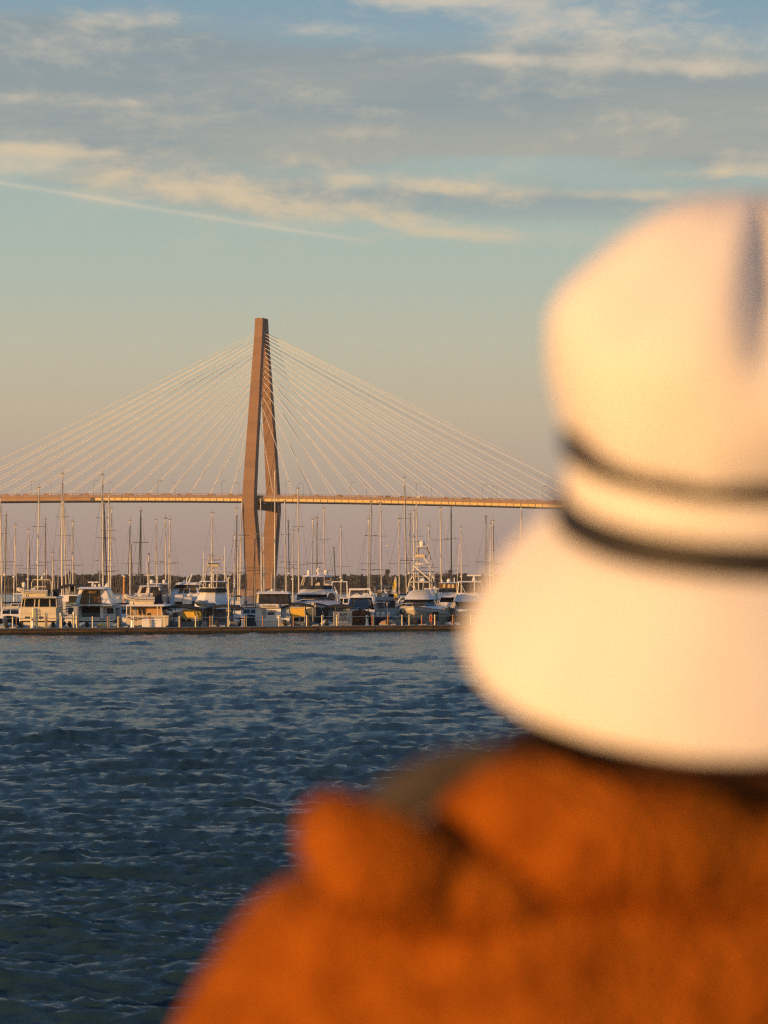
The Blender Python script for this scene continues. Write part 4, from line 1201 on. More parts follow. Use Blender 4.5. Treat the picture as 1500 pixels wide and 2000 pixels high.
cs = b.frus('console', (737, 752, 2.4, 3.4, 1202), (738, 751, 2.6, 3.4, 1182), 'grey_gelcoat')
b.pane('console_screen', cs, 'front', 0.1, 0.9, 0.55, 0.95, 'smoked_glass')
b.frus('side_bag', (771, 780, 1, 3, 1203), (769, 783, 0.8, 3.2, 1190), 'blue_canvas', bevel=0.15)

# a boat behind it with an upper rail, and the yellow feather flag
b = Boat('railed_cruiser', 752, 27, 'grey cruiser with railed open bridge beside the yellow feather flag', 'cruiser', G1)
b.hull(728, 780, 1200, 12, 'gelcoat', bow=False)
f1 = b.frus('house', (731, 778, 0.8, 8, 1201), (733, 776, 1.2, 8, 1166), 'grey_gelcoat')
b.wins('window', f1, 'front', [(736, 748), (752, 772)], 731, 778, 0.4, 0.8)
b.frame('bridge_rail', [[(732, 1166, 1.5), (733, 1146, 1.5), (735, 1144.5, 1.5), (770, 1144.5, 1.5), (772, 1147, 1.5), (772, 1166, 1.5)], [(752, 1145, 1.5), (752, 1166, 1.5)], [(732, 1153, 1.5), (772, 1153, 1.5)]], 0.05)
b.frus('bridge_cushions', (735, 746, 2, 4, 1166), (736, 745, 2.3, 3.8, 1155), 'tan_wood', bevel=0.1)
b.frus('helm', (749, 757, 2, 3, 1166), (750, 756, 2.2, 3, 1154), 'gelcoat')
b.frus('sun_pad', (758, 776, 1.5, 4, 1166), (759, 775, 1.7, 3.8, 1160), 'navy_canvas')
D = dockD(771) + 24
r = empty('feather_flag', (X(773, D), D, 0), 'yellow and white feather flag standing among the boats', 'flag')
z0, z1 = Z(1196, D), Z(1126, D)
MB().tube([(0.05, 0, 0), (0.04, 0, z1)], 0.03, 6).build('flag_pole', 'steel', r)
fl = MB(); rings = []
for i in range(11):
    t = i / 10; z = Z(1160, D) + (z1 - Z(1160, D)) * t; w = (8.5 * (1 - t) ** 0.8 + 0.5) * D / F
    yw = 0.08 * math.sin(t * 5)
    rings.append([(0.0, yw * 0.3, z), (-w * 0.5, yw, z), (-w, yw * 0.4, z), (-w, yw * 0.4 + 0.02, z), (-w * 0.5, yw + 0.02, z), (0, yw * 0.3 + 0.02, z)])
MB().loft(rings[:4]).build('flag_base', 'white_canvas', r); MB().loft(rings[3:8]).build('flag_cloth', 'yellow_flag', r); MB().loft(rings[7:]).build('flag_tip', 'white_canvas', r)
MB().frus((-0.2, 0.2, -0.02, 0.02, Z(1172, D)), (-0.22, 0.2, -0.02, 0.02, Z(1160, D))).build('lower_banner', 'yellow_flag', r)

# o: big sportfisher, bow on
b = Boat('big_sportfisher', 812, 6.5, 'largest sportfishing boat with tall tower, big dome and sand-coloured flared bow', 'fishing boat', G1, rz=R(-7))
b.px = 828
b.hull(776, 871, 1183, 18, 'sand_hull', bow=True, py_far=1200, stripe='gelcoat', flare=0.68)
plan_loft(b, 'foredeck', [(1190, P2(782, 804, 842, 862, 2.6, 6, 14)), (1184.5, P2(785, 806, 840, 858, 4, 6.5, 14))], 'gelcoat')
plan_loft(b, 'windscreen', [(1184.2, P2(786, 800, 838, 854, 4.4, 6.0, 13)), (1171.5, P2(791, 804, 836, 850, 6.0, 7.2, 13))], 'glass')
lv = []
for py, e, d in ((1171.2, 0, 5.6), (1168, 1, 5.9), (1163, 3.5, 6.6), (1157, 6, 7.6), (1153.5, 9.5, 8.6), (1152, 14, 9.6)):
    lv.append((py, [(789.5 + e, d + 1.6), (796 + e, d + 0.5), (808 + e * 0.5, d), (832 - e * 0.5, d), (845 - e, d + 0.5), (852 - e, d + 1.6), (851 - e, 14), (790 + e, 14)]))
plan_loft(b, 'brow', lv, 'gelcoat', smooth=30)
b.frus('hardtop', (798, 841, 7.0, 10.5, 1137.6), (800, 840, 7.2, 10.3, 1135.2), 'cream_gelcoat')
b.frus('radome_plinth', (814, 830, 8, 9.5, 1135), (820, 826, 8.4, 9, 1127), 'gelcoat', bevel=0.05)
b.frame('bridge_pipes', [[(800, 1137, 7.2), (797, 1156, 7)], [(811, 1137, 7), (813, 1153, 7)], [(829, 1137, 7), (828, 1152, 7)], [(841, 1137, 7.2), (845, 1160, 7)], [(802, 1139, 7.2), (811, 1151, 7)], [(806, 1125, 7.5), (840, 1125, 7.5)]], 0.045)
b.frame('tower_legs', [[(799, 1156, 7.2), (808, 1100, 7.6), (814.5, 1068, 8)], [(849, 1165, 7.2), (841, 1100, 7.6), (834, 1068, 8)], [(803, 1156, 10.5), (810, 1100, 9.8), (816, 1068, 9.2)], [(853, 1176, 10.5), (842, 1100, 9.8), (833, 1068, 9.2)], [(856, 1180, 9), (843, 1118, 8.6)]], 0.042)
b.frame('tower_struts', [[(809, 1104, 7.5), (840, 1131, 7.5)], [(829, 1088, 7.6), (838, 1100, 7.6)], [(840, 1118, 7.5), (850, 1130, 7.5)], [(806, 1115, 7.5), (842, 1115, 9.8)], [(801, 1135, 7.2), (807, 1125, 7.4)]], 0.065, 'gelcoat')
pl = MB().lathe([(0.84, 0), (0.88, 0.05), (0.88, 0.11), (0.8, 0.13)], n=16).build('lookout_platform', 'gelcoat', b.root, smooth=30)
pl.location = (b.x(824), 8.7, b.z(1101.5))
b.frus('bucket', (811, 832, 7.6, 9.4, 1088), (813, 831, 7.5, 9.4, 1081.5), 'cream_gelcoat', bevel=0.08)
b.frame('top_frame', [[(811.5, 1086, 8), (814.5, 1068, 8), (833, 1068, 8), (837, 1086, 8)], [(814, 1080, 9.2), (815.5, 1068, 9.2), (832, 1068, 9.2), (835, 1083, 9.2)]], 0.06, 'lamp_steel')
b.frus('dome_shelf', (812.5, 834.5, 7.7, 9.4, 1067.4), (813, 834, 7.8, 9.3, 1065.6), 'gelcoat')
b.dome('satellite_dome', 823.5, 1065.4, 1053, 5.4, 8.5)
b.frame('outriggers', [[(849, 1180, 8), (842, 1132, 8)], [(853, 1182, 9), (843, 1110, 9)]], 0.05)
b.frame('bow_rail', [[(782, 1183.5, 3), (800, 1179, 1), (823, 1178, -0.1), (846, 1179, 1), (866, 1183.5, 3)]], 0.03)
b.frus('side_awning', (767, 792, 7, 10, 1172), (771, 792, 7, 10, 1168.5), 'navy_canvas')
b.frame('side_frame', [[(777, 1182, 7), (781, 1171, 7), (786, 1167, 7)], [(790, 1182, 9), (790, 1170, 9)]], 0.07, 'gelcoat')
MB().tube([(b.x(826), -0.28, b.z(1190)), (b.x(828), -0.18, b.z(1197))], 0.035, 6).build('anchor_shank', 'steel', b.root)
b.frus('anchor_flukes', (825, 832, 0.45, 0.6, 1198), (827, 830, 0.35, 0.5, 1196.5), 'steel')
fd_ = MB().tube([(0, 0, -0.5), (0, 0, -0.42), (0, 0, 0.42), (0, 0, 0.5)], 0.34, 12).build('fender', 'black_canvas', b.root, smooth=60)
fd_.location = (b.x(861), 3.2, b.z(1204))

# p, q: two more behind
b = Boat('layered_yacht', 877, 22, 'white three-level motor yacht just beside the big sportfisher', 'yacht', G1)
b.hull(854, 900, 1186, 16, 'sand_hull', bow=True, py_far=1200)
f1 = b.frus('house', (857, 898, 3, 12, 1188), (857.5, 898, 3.4, 12, 1176.5), 'gelcoat')
for u in (0.24, 0.52, 0.78): b.pane('panel_joint', f1, 'front', u, u + 0.02, 0.05, 0.95, 'grey_gelcoat', 0.01)
b.frus('windscreen', (858, 898, 3.6, 12, 1176), (858.5, 898, 4.4, 12, 1167.5), 'glass')
b.frus('brow', (856, 898, 3.8, 12, 1167.2), (860, 898, 5.0, 12, 1157.5), 'gelcoat')
b.frus('bridge_screen', (858, 898, 5.0, 10, 1157), (859, 898, 5.2, 10, 1149.5), 'smoked_glass')
f4 = b.frus('bridge_enclosure', (859, 898, 5.4, 10, 1149.2), (862, 897, 5.8, 10, 1139.2), 'curtain')
b.wins('window', f4, 'front', [(866, 870), (876, 881), (884, 889)], 859, 898, 0.1, 0.9, 'cream_gelcoat')
b.frus('hardtop', (860, 899, 5.0, 10.5, 1139), (862, 898, 5.4, 10.2, 1136.8), 'gelcoat')
b.dome('satellite_dome', 879, 1136.6, 1129.5, 4.0, 7)
b.tube('horn', [(866, 1137, 7), (864, 1130, 7)], 0.08, 'gelcoat')
b.tube('dome_pole', [(890, 1137, 7), (890, 1128, 7)], 0.06, 'gelcoat')
b = Boat('pale_sportfisher', 922, 12, 'white sportfishing boat with radar bar partly hidden behind the hat', 'fishing boat', G1)
b.hull(878, 968, 1191, 17, 'sand_hull', bow=True, py_far=1205, stripe='gelcoat', flare=0.6)
plan_loft(b, 'windscreen', [(1190, P2(890, 905, 940, 956, 4.4, 6.0, 13)), (1176, P2(894, 908, 938, 952, 6.0, 7.2, 13))], 'glass')
plan_loft(b, 'brow', [(1175.7, P2(889, 905, 942, 956, 5.4, 6.6, 13)), (1158, P2(897, 910, 936, 948, 7.4, 8.4, 13))], 'gelcoat')
b.frus('hardtop', (897, 946, 7.0, 10.5, 1137), (900, 944, 7.2, 10.3, 1134.5), 'gelcoat')
b.frame('bridge_pipes', [[(899, 1136, 7.2), (896, 1166, 7)], [(902, 1137, 7), (912, 1158, 7)], [(930, 1137, 7), (930, 1158, 7)], [(944, 1137, 7.2), (948, 1160, 7)]], 0.05)
b.frus('radar_pedestal', (926, 933, 8, 8.6, 1134.3), (928, 931, 8.1, 8.5, 1125), 'gelcoat')
b.frus('radar_bar', (916, 944, 8.1, 8.5, 1124.8), (916, 944, 8.1, 8.5, 1121.8), 'gelcoat')
b.frame('outriggers', [[(893, 1182, 8), (901, 1060, 8)], [(955, 1182, 8), (950, 1060, 8)]], 0.025)


# ------------------------------------------------------------------ fillers: plain cruisers further in
def cruiser(px, off, w, top, label, m='gelcoat', bow=True, canvas='navy_canvas', fly=True):
    b = Boat('cabin_cruiser', px, off, label, 'cruiser', 'cabin cruisers further back in the marina')
    wl = 1150 + CH / b.k
    sh = wl - 1.7 / b.k
    b.hull(px - w / 2, px + w / 2, sh if bow else sh + 5, 11, m, bow=bow, py_far=sh + 8 if bow else sh)
    hh = sh - (sh - top) * 0.5
    f1 = b.frus('cabin', (px - w * 0.42, px + w * 0.42, 2.2, 8, sh + 6), (px - w * 0.38, px + w * 0.38, 3.2, 8, hh), 'gelcoat')
    b.pane('windscreen', f1, 'front', 0.06, 0.47, 0.45, 0.92, 'glass'); b.pane('windscreen', f1, 'front', 0.53, 0.94, 0.45, 0.92, 'glass')
    if bow: b.frame('bow_rail', [[(px - w * 0.40, sh - 8, 3.5), (px - w * 0.25, sh - 10, 1.2), (px, sh - 11, 0.1), (px + w * 0.25, sh - 10, 1.2), (px + w * 0.40, sh - 8, 3.5)]], 0.03)
    b.pane('window', f1, 'right', 0.1, 0.8, 0.45, 0.9, 'glass'); b.pane('window', f1, 'left', 0.2, 0.9, 0.45, 0.9, 'glass')
    if fly:
        f2 = b.frus('flybridge', (px - w * 0.36, px + w * 0.36, 3.4, 7, hh - 0.4), (px - w * 0.33, px + w * 0.33, 3.8, 7, hh - (hh - top) * 0.4), 'gelcoat')
        b.frus('bimini', (px - w * 0.4, px + w * 0.38, 3.2, 7, top + 3), (px - w * 0.34, px + w * 0.33, 3.5, 6.8, top), canvas, bevel=0.05)
        b.frame('bimini_frame', [[(px + sgn_ * w * 0.33, top + 3, d), (px + sgn_ * w * 0.32, hh - 1, d)] for sgn_ in (-1, 1) for d in (3.6, 6.5)], 0.04)
    else:
        b.frame('radar_arch', [[(px - w * 0.36, hh, 6), (px - w * 0.33, top, 6), (px + w * 0.33, top, 6), (px + w * 0.36, hh, 6)]], 0.09, 'gelcoat')
        b.dome('radome', px + w * 0.1, top, top - 5, 2.6, 6)
    return b


cruiser(14, 22, 44, 1176, 'cruiser with dark canopy just beyond the edge skiff', 'navy_hull')
cruiser(90, 46, 40, 1152, 'cruiser with blue canopy glimpsed over the cream yacht tender')
cruiser(232, 25, 42, 1178, 'white cruiser with dark canopy between curtained yacht and Kimberly Ann', bow=False)
cruiser(222, 48, 40, 1168, 'cruiser showing just its top behind the curtained yacht shoulder', fly=False)
cruiser(452, 40, 42, 1163, 'cruiser with black cover to one side of the tower sportfisher', canvas='black_canvas')
cruiser(487, 22, 40, 1180, 'blue-grey cruiser tucked in front of the bridge tower foot', 'slate_hull', canvas='grey_canvas')
cruiser(518, 44, 40, 1158, 'cruiser peeping over the pilothouse boat roof', fly=False)
cruiser(662, 36, 44, 1136, 'white cruiser with high arch behind the large motor yacht stair', fly=False)
cruiser(697, 30, 42, 1150, 'cruiser with dark top above the black wrap-round windscreen', canvas='white_canvas')
cruiser(722, 48, 40, 1160, 'cruiser between the express cruiser and the railed cruiser', fly=False)
cruiser(786, 34, 36, 1160, 'cruiser half hidden by the big sportfisher brow')
cruiser(846, 40, 44, 1150, 'cruiser behind the outriggers of the big sportfisher', fly=False)
cruiser(985, 26, 60, 1150, 'cruiser behind the soft edge of the white hat')
cruiser(30, 60, 40, 1160, 'pale cruiser far in, under the short edge masts', fly=False)
cruiser(160, 60, 40, 1158, 'pale cruiser far in, under the stays beside the curtained yacht', fly=False)
cruiser(270, 66, 40, 1160, 'pale cruiser far in, behind the signal mast of Kimberly Ann', fly=False)
cruiser(545, 66, 40, 1158, 'pale cruiser far in, right of the bridge tower foot', fly=False)

# ------------------------------------------------------------------ sailing yachts: (top col, top row, base col, dark mast, label)
SAILS = [
    (1, 973, 4, 0, 'sailboat whose pale mast stands on the picture edge below the bridge deck'),
    (12, 1007, 9, 1, 'sailboat with dark mast next inside the edge mast'),
    (30, 1026, 26, 0, 'sailboat with short pale mast between edge masts and cream yacht dome'),
    (56, 1035, 54, 0, 'sailboat with short brown-lit mast over the cream yacht dome'),
    (76, 953, 73, 0, 'sailboat with tall pale mast above the cream yacht arch'),
    (89, 1014, 88, 1, 'sailboat with dark mast rising from the cream yacht helm seat'),
    (103, 1080, 102, 0, 'sailboat with thin short mast between cream yacht and tallest bright mast'),
    (122, 925, 121, 0, 'sailboat with the tallest bright mast and two crosstrees, over the dark awning'),
    (124, 980, 131, 0, 'sailboat with leaning mast that touches the tallest bright mast at the deck'),
    (142, 1019, 143, 0, 'sailboat with pale mast and fanned stays beside the curtained yacht'),
    (200, 928, 202, 0, 'sailboat with bright tall mast and long crosstrees above the curtained yacht'),
    (203, 985, 211, 1, 'sailboat with dark leaning mast close behind the curtained yacht mast'),
    (213, 965, 212, 0, 'sailboat with brownish mast second behind the curtained yacht'),
    (218, 994, 215, 0, 'sailboat with notched pale mast third behind the curtained yacht'),
    (254, 1017, 254, 0, 'sailboat with plain pale mast left of the Kimberly Ann signal mast'),
    (256, 1064, 260, 1, 'sailboat with short dark mast crossing behind a plain pale one'),
    (275, 998, 275, 1, 'sailboat with lone dark mast and single crosstree by the Kimberly Ann'),
    (304, 1015, 307, 0, 'sailboat with pale mast first of the trio behind the domed yacht'),
    (323, 1013, 324, 0, 'sailboat with bright mast middle of the trio behind the domed yacht'),
    (332, 1015, 329, 0, 'sailboat with pale mast last of the trio beside the raked yacht'),
    (415, 1002, 412, 0, 'sailboat with golden mast rising through the tuna tower pipes'),
    (459, 1046, 458, 0, 'sailboat with short pale mast just before the bridge tower'),
    (462, 993, 466, 0, 'sailboat with pale mast second before the bridge tower'),
    (473, 980, 467, 0, 'sailboat with brightest mast against the edge of the bridge tower'),
    (475, 982, 481, 1, 'sailboat with dark leaning mast against the edge of the bridge tower'),
    (498, 1044, 497, 1, 'sailboat with dark mast seen against the lit bridge tower leg'),
    (509, 975, 512, 0, 'sailboat with golden mast between the two bridge tower legs'),
    (515, 1048, 516, 0, 'sailboat with short mast in the gap of the bridge tower legs'),
    (537, 920, 536, 0, 'sailboat with tall golden mast standing before the far tower leg'),
    (556, 979, 560, 0, 'sailboat with golden mast first beyond the bridge tower'),
    (563, 1017, 566, 1, 'sailboat with dark mast second beyond the bridge tower'),
    (573, 1037, 571, 0, 'sailboat with short dull mast third beyond the bridge tower'),
    (582, 954, 584, 0, 'sailboat with tall pale mast beside the large motor yacht'),
    (611, 1015, 609, 0, 'sailboat with pale mast nearest the first dome of the large yacht'),
    (619, 1012, 618, 1, 'sailboat with darker mast behind the large yacht radar'),
    (632, 993, 634, 0, 'sailboat with pale mast above the second dome of the large yacht'),
    (652, 1070, 658, 1, 'sailboat with short raked mast beyond the large motor yacht'),
    (666, 1030, 666, 0, 'sailboat with slim pale mast above the SLOW board'),
    (720, 1014, 719, 0, 'sailboat with pale shorter mast paired with a tall one behind the express cruiser'),
    (725, 980, 722, 1, 'sailboat with tall dark mast of the pair behind the express cruiser'),
    (743, 982, 746, 0, 'sailboat with tall plain mast between express cruiser and feather flag'),
    (780, 1014, 780, 0, 'sailboat with pale mast just beyond the feather flag'),
    (790, 933, 795, 0, 'sailboat with tall bright mast crossing the bridge deck by the big sportfisher'),
    (801, 1005, 799, 1, 'sailboat with dark mast crossing behind the tall bright one'),
    (809, 998, 808, 0, 'sailboat with pale mast close beside the big sportfisher dome'),
    (813, 985, 819, 0, 'sailboat with leaning mast directly behind the big sportfisher dome'),
    (838, 1028, 840, 0, 'sailboat with pale mast beyond the big sportfisher tower'),
    (860, 992, 863, 0, 'sailboat with raked stay and pale mast over the layered yacht'),
    (881, 990, 882, 1, 'sailboat with lone dark mast over the layered yacht domes'),
    (901, 1030, 901, 0, 'sailboat with thin pale mast before the pale sportfisher'),
    (949, 1009, 951, 1, 'sailboat with dark mast close to the edge of the hat'),
    (958, 1023, 958, 0, 'sailboat with pale mast middle of three beside the hat'),
    (963, 1017, 964, 0, 'sailboat with pale mast last of three beside the hat'),
    (1018, 990, 1018, 0, 'sailboat with pale mast fading into the hat blur'),
]
ROWS = [34, 52, 70, 88, 106, 124]
last = [-999] * len(ROWS)
for n_, (xt, yt, xb, dark, lab) in enumerate(SAILS):
    c = [i for i in range(len(ROWS)) if xb - last[i] > 58] or [last.index(min(last))]
    i = rnd.choice(c[:3]); last[i] = xb
    b = Boat('sailboat', xb, ROWS[i], lab, 'sailboat', 'sailboats in the marina')
    D = b.D
    rg = random.Random(n_ + 50)
    big = yt < 1000
    L = 12.5 if big else 10.0; B = 1.9 if big else 1.6; fb = 1.25 if big else 1.05
    bow = rg.random() < 0.5
    hm = rg.choice(['gelcoat', 'gelcoat', 'gelcoat', 'cream_gelcoat', 'navy_hull', 'green_hull', 'grey_gelcoat'])
    r = b.root; r.location.y += 0
    h = hull_mesh(L, B, fb, fb * 1.2, bow, 0.45).build('hull', hm, r, smooth=38); h.location = (0, -L / 2, 0)
    MB().frus((-B * 0.55, B * 0.55, -2.6, 2.4, fb - 0.05), (-B * 0.42, B * 0.42, -2.2, 1.8, fb + 0.5)).build('cabin_trunk', 'gelcoat', r, bevel=0.06)
    zt = Z(yt, D); xo = X(xt, D) - X(xb, D)
    mm = 'dark_mast' if dark else 'alloy_mast'
    pt = lambda f: (xo * f, 0, fb + (zt - fb) * f)
    rad = 0.092 if big else 0.078
    ms = MB().tube([pt(0), pt(0.5), pt(0.85), pt(1)], rad, 7, rad * 0.72).build('mast', mm, r, smooth=50)
    MB().tube([pt(1.0), (xo + 0.05, 0, zt + 0.55)], 0.018, 4).build('masthead_aerial', 'wire', ms)
    MB().box(xo - 0.2, xo + 0.22, -0.04, 0.04, zt - 0.02, zt + 0.10).build('masthead', 'wire', ms)
    fr_ = (0.40, 0.70) if big else (0.55,)
    for f in fr_:
        hw = rg.uniform(0.7, 1.0) * (1.25 if f < 0.6 else 1.0)
        p = pt(f)
        MB().tube([(p[0] - hw, 0.1, p[2] + 0.05), (p[0], 0, p[2]), (p[0] + hw, 0.1, p[2] + 0.05)], 0.03, 4).build('spreader', mm if dark else 'wire', ms)
    wires = MB()
    hw = 1.1
    for sg in (-1, 1):
        p1 = pt(fr_[-1])
        wires.tube([(sg * B * 0.93, 0.2, fb), (pt(fr_[0])[0] + sg * hw, 0.1, pt(fr_[0])[2]), pt(0.97)], 0.014, 3)
    wires.tube([(0.0, -L * 0.47, fb * 1.15), pt(0.98)], 0.014, 3)
    wires.tube([(0.0, L * 0.47, fb), pt(0.99)], 0.014, 3)
    wires.build('rigging', 'wire', r)
    if rg.random() < 0.75:
        sgy = 1 if bow else -1
        MB().tube([(0, -L * 0.45 * sgy, fb * 1.2 + 0.2), (xo * 0.5, -L * 0.22 * sgy, fb + (zt - fb) * 0.5), (xo * 0.93, -0.12 * sgy, fb + (zt - fb) * 0.94)], 0.05, 5).build('furled_jib', rg.choice(['white_canvas', 'white_canvas', 'navy_canvas']), r, smooth=50)
    sgy = 1 if bow else -1
    bo = MB().tube([(0, 0.1 * sgy, fb + 1.1), (0.1, 4.2 * sgy, fb + 1.2)], 0.07, 6).build('boom', mm, r, smooth=50)
    cvm = rg.choice(['navy_canvas', 'navy_canvas', 'black_canvas', 'blue_canvas', 'white_canvas'])
    rings = []
    for k in range(7):
        t = k / 6; y = (0.15 + 4.0 * t) * sgy; hh_ = 0.55 * (1 - 0.55 * t); zz = fb + 1.18 + 0.1 * t; ww = 0.17 * (1 - 0.3 * t)
        rings.append([(-ww, y, zz), (-ww * 0.9, y, zz + hh_ * 0.5), (0, y, zz + hh_), (ww * 0.9, y, zz + hh_ * 0.5), (ww, y, zz), (0, y, zz - 0.06)])
    MB().loft(rings).build('sail_cover', cvm, bo, smooth=40)
    if rg.random() < 0.4:
        p = pt(0.42); q = MB().dome((p[0], -0.30, p[2]), 0.20, 0.26).build('radome', 'dome_white', ms, smooth=40)
    if rg.random() < 0.5:
        aw = MB().loft([[(x, 2.0 * sgy, fb + z), (x, 3.2 * sgy, fb + z - 0.1), (x, 3.2 * sgy, fb + z - 0.15), (x, 2.0 * sgy, fb + z - 0.08)] for x, z in ((-B * 0.7, 0.6), (-B * 0.5, 1.15), (0, 1.3), (B * 0.5, 1.15), (B * 0.7, 0.6))])
        aw.build('spray_hood', rg.choice(['navy_canvas', 'black_canvas', 'blue_canvas']), r, smooth=40)

# a white gull in the air
D = 400.0
r = empty('gull', (X(757.5, D), D, Z(1066, D)), 'tiny white gull flying above the boats', 'bird')
MB().loft([[(x, y * s_, z * s_) for y, z in ((0.07, 0), (0, 0.07), (-0.07, 0), (0, -0.07))] for x, s_ in ((-0.25, 0.2), (-0.1, 1), (0.1, 1.1), (0.22, 0.7), (0.3, 0.2))]).build('body', 'gull_white', r, smooth=True)
for sg in (-1, 1):
    MB().loft([[(-0.06 + dx_, sg * y, z), (0.06 + dx_, sg * y, z), (0.06 + dx_, sg * y, z + 0.02), (-0.06 + dx_, sg * y, z + 0.02)] for y, z, dx_ in ((0.04, 0.03, 0), (0.3, 0.18, 0.03), (0.6, 0.12, -0.05))]).build('wing', 'gull_white', r)

# ------------------------------------------------------------------ the promenade and the person
GZ = 3.12
MB().box(-12, 12, -6, 3.2, GZ - 0.4, GZ).build('promenade', 'paving')['kind'] = 'structure'
MB().box(-12, 12, 2.8, 3.18, -1.2, GZ - 0.41).build('seawall', 'paving')['kind'] = 'structure'

PD = 2.08
px_ = lambda p, D=PD: X(p, D)
pz_ = lambda p, D=PD: Z(p, D)
HX, HYd = px_(1465), PD
person = empty('person', (HX, HYd, GZ), 'person in a white banded hat and rust fleece jacket, seen from behind, out of focus', 'person')


def W(p): return (p[0] - HX, p[1] - HYd, p[2] - GZ)


def skin_body():
    hz = pz_(1020) - GZ           # height of the hat band over the ground
    J = {'pel': (0, 0, 0.86), 'waist': (0, 0, 1.0), 'chest': (-0.02, 0, 1.16), 'neck0': (-0.02, -0.01, 1.26), 'neck1': (0, 0.0, 1.34), 'head0': (0, 0.02, 1.40), 'head1': (0, 0.03, 1.50), 'head2': (0, 0.03, 1.56),
         'shl': (-0.21, -0.01, 1.20), 'ell': (-0.29, -0.03, 0.93), 'wrl': (-0.26, 0.12, 0.74), 'shr': (0.18, -0.01, 1.20), 'elr': (0.26, -0.03, 0.93), 'wrr': (0.23, 0.12, 0.74),
         'hl': (-0.1, 0, 0.82), 'kl': (-0.12, 0.02, 0.46), 'al': (-0.12, -0.02, 0.09), 'tl': (-0.13, 0.14, 0.04), 'hr': (0.1, 0, 0.82), 'kr': (0.12, 0.02, 0.46), 'ar': (0.12, -0.02, 0.09), 'tr': (0.13, 0.14, 0.04)}
    Rr = {'pel': (.15, .11), 'waist': (.13, .10), 'chest': (.15, .105), 'neck0': (.07, .07), 'neck1': (.055, .058), 'head0': (.06, .08), 'head1': (.078, .098), 'head2': (.068, .085), 'shl': .06, 'ell': .045, 'wrl': .03, 'shr': .06, 'elr': .045, 'wrr': .03,
          'hl': .09, 'kl': .06, 'al': .04, 'tl': .03, 'hr': .09, 'kr': .06, 'ar': .04, 'tr': .03}
    Eg = [('pel', 'waist'), ('waist', 'chest'), ('chest', 'neck0'), ('neck0', 'neck1'), ('neck1', 'head0'), ('head0', 'head1'), ('head1', 'head2'), ('chest', 'shl'), ('shl', 'ell'), ('ell', 'wrl'), ('chest', 'shr'), ('shr', 'elr'), ('elr', 'wrr'),
          ('pel', 'hl'), ('hl', 'kl'), ('kl', 'al'), ('al', 'tl'), ('pel', 'hr'), ('hr', 'kr'), ('kr', 'ar'), ('ar', 'tr')]
    for s, w in (('l', 'wrl'), ('r', 'wrr')):
        wx_, wy_, wz_ = J[w]; sg = -1 if s == 'l' else 1
        J['pa' + s] = (wx_, wy_ + 0.03, wz_ - 0.08); Rr['pa' + s] = (.035, .018); Eg.append((w, 'pa' + s))
        for k in range(4):
            dx_ = (k - 1.5) * 0.019; ln = (0.066, 0.076, 0.072, 0.056)[k]
            a, c = 'f%s%da' % (s, k), 'f%s%db' % (s, k)
            J[a] = (wx_ + dx_, wy_ + 0.04, wz_ - 0.10 - ln * 0.5); J[c] = (wx_ + dx_, wy_ + 0.06, wz_ - 0.10 - ln)
            Rr[a] = .0085; Rr[c] = .0075; Eg += [('pa' + s, a), (a, c)]
        J['th' + s] = (wx_ - sg * 0.045, wy_ + 0.06, wz_ - 0.075); Rr['th' + s] = .010; Eg.append(('pa' + s, 'th' + s))
    keys = list(J)
    me = bpy.data.meshes.new('body')
    me.from_pydata([J[k] for k in keys], [(keys.index(a), keys.index(c)) for a, c in Eg], [])
    o = bpy.data.objects.new('body', me); COL.objects.link(o); o.parent = person
    o.modifiers.new('skin', 'SKIN')
    if not me.skin_vertices: me.skin_vertices.new()
    for i, k in enumerate(keys):
        rr = Rr[k]; me.skin_vertices[0].data[i].radius = rr if isinstance(rr, tuple) else (rr, rr)
        me.skin_vertices[0].data[i].use_root = (k == 'pel')
    sb = o.modifiers.new('sub', 'SUBSURF'); sb.levels = 2; sb.render_levels = 2
    me.materials.append(M['skin'])
    return o


skin_body()


def ell_loft(rows, n=40, nz=0.0, sup=2.4, seed=1):
    """loft of rounded outlines: rows = (z, x0, x1, yc, half depth)"""
    rings = []
    for z, x0, x1, yc, hd_ in rows:
        ring = []
        for k in range(n):
            a = 2 * math.pi * k / n
            ca, sa = math.cos(a), math.sin(a)
            x = (x0 + x1) / 2 + (x1 - x0) / 2 * math.copysign(abs(ca) ** (2 / sup), ca); y = yc + hd_ * math.copysign(abs(sa) ** (2 / sup), sa)
            q = nz * mnoise.noise((x * 9 + seed, y * 9, z * 9)) + nz * 0.5 * mnoise.noise((x * 22 + seed, y * 22, z * 22))
            ring.append((x + ca * q, y + sa * q, z))
        rings.append(ring)
    return rings


# jacket: shoulders and sleeves under one loose shell; rows in photo pixels (row, left edge, right edge, half depth)
jr = []
for py, l, r_, hd_ in [(2900, 160, 2760, 0.17), (2500, 190, 2640, 0.17), (2250, 265, 2560, 0.16), (2080, 335, 2500, 0.155), (2000, 362, 2470, 0.15), (1920, 392, 2440, 0.155), (1850, 425, 2410, 0.155), (1790, 455, 2380, 0.15),
                       (1745, 490, 2350, 0.14), (1712, 540, 2300, 0.11), (1690, 620, 2220, 0.10), (1668, 800, 2060, 0.095), (1640, 960, 1940, 0.085), (1600, 1100, 1820, 0.075)]:
    D = PD - 0.02
    jr.append((pz_(py, D) - GZ, px_(l, D) - HX, px_(r_, D) - HX, D - HYd, hd_))
jk = MB().loft(ell_loft(jr, 56, 0.016, 2.3, 3)).build('jacket', 'fleece', person, smooth=True)
sb = jk.modifiers.new('s', 'SUBSURF'); sb.levels = 1; sb.render_levels = 1


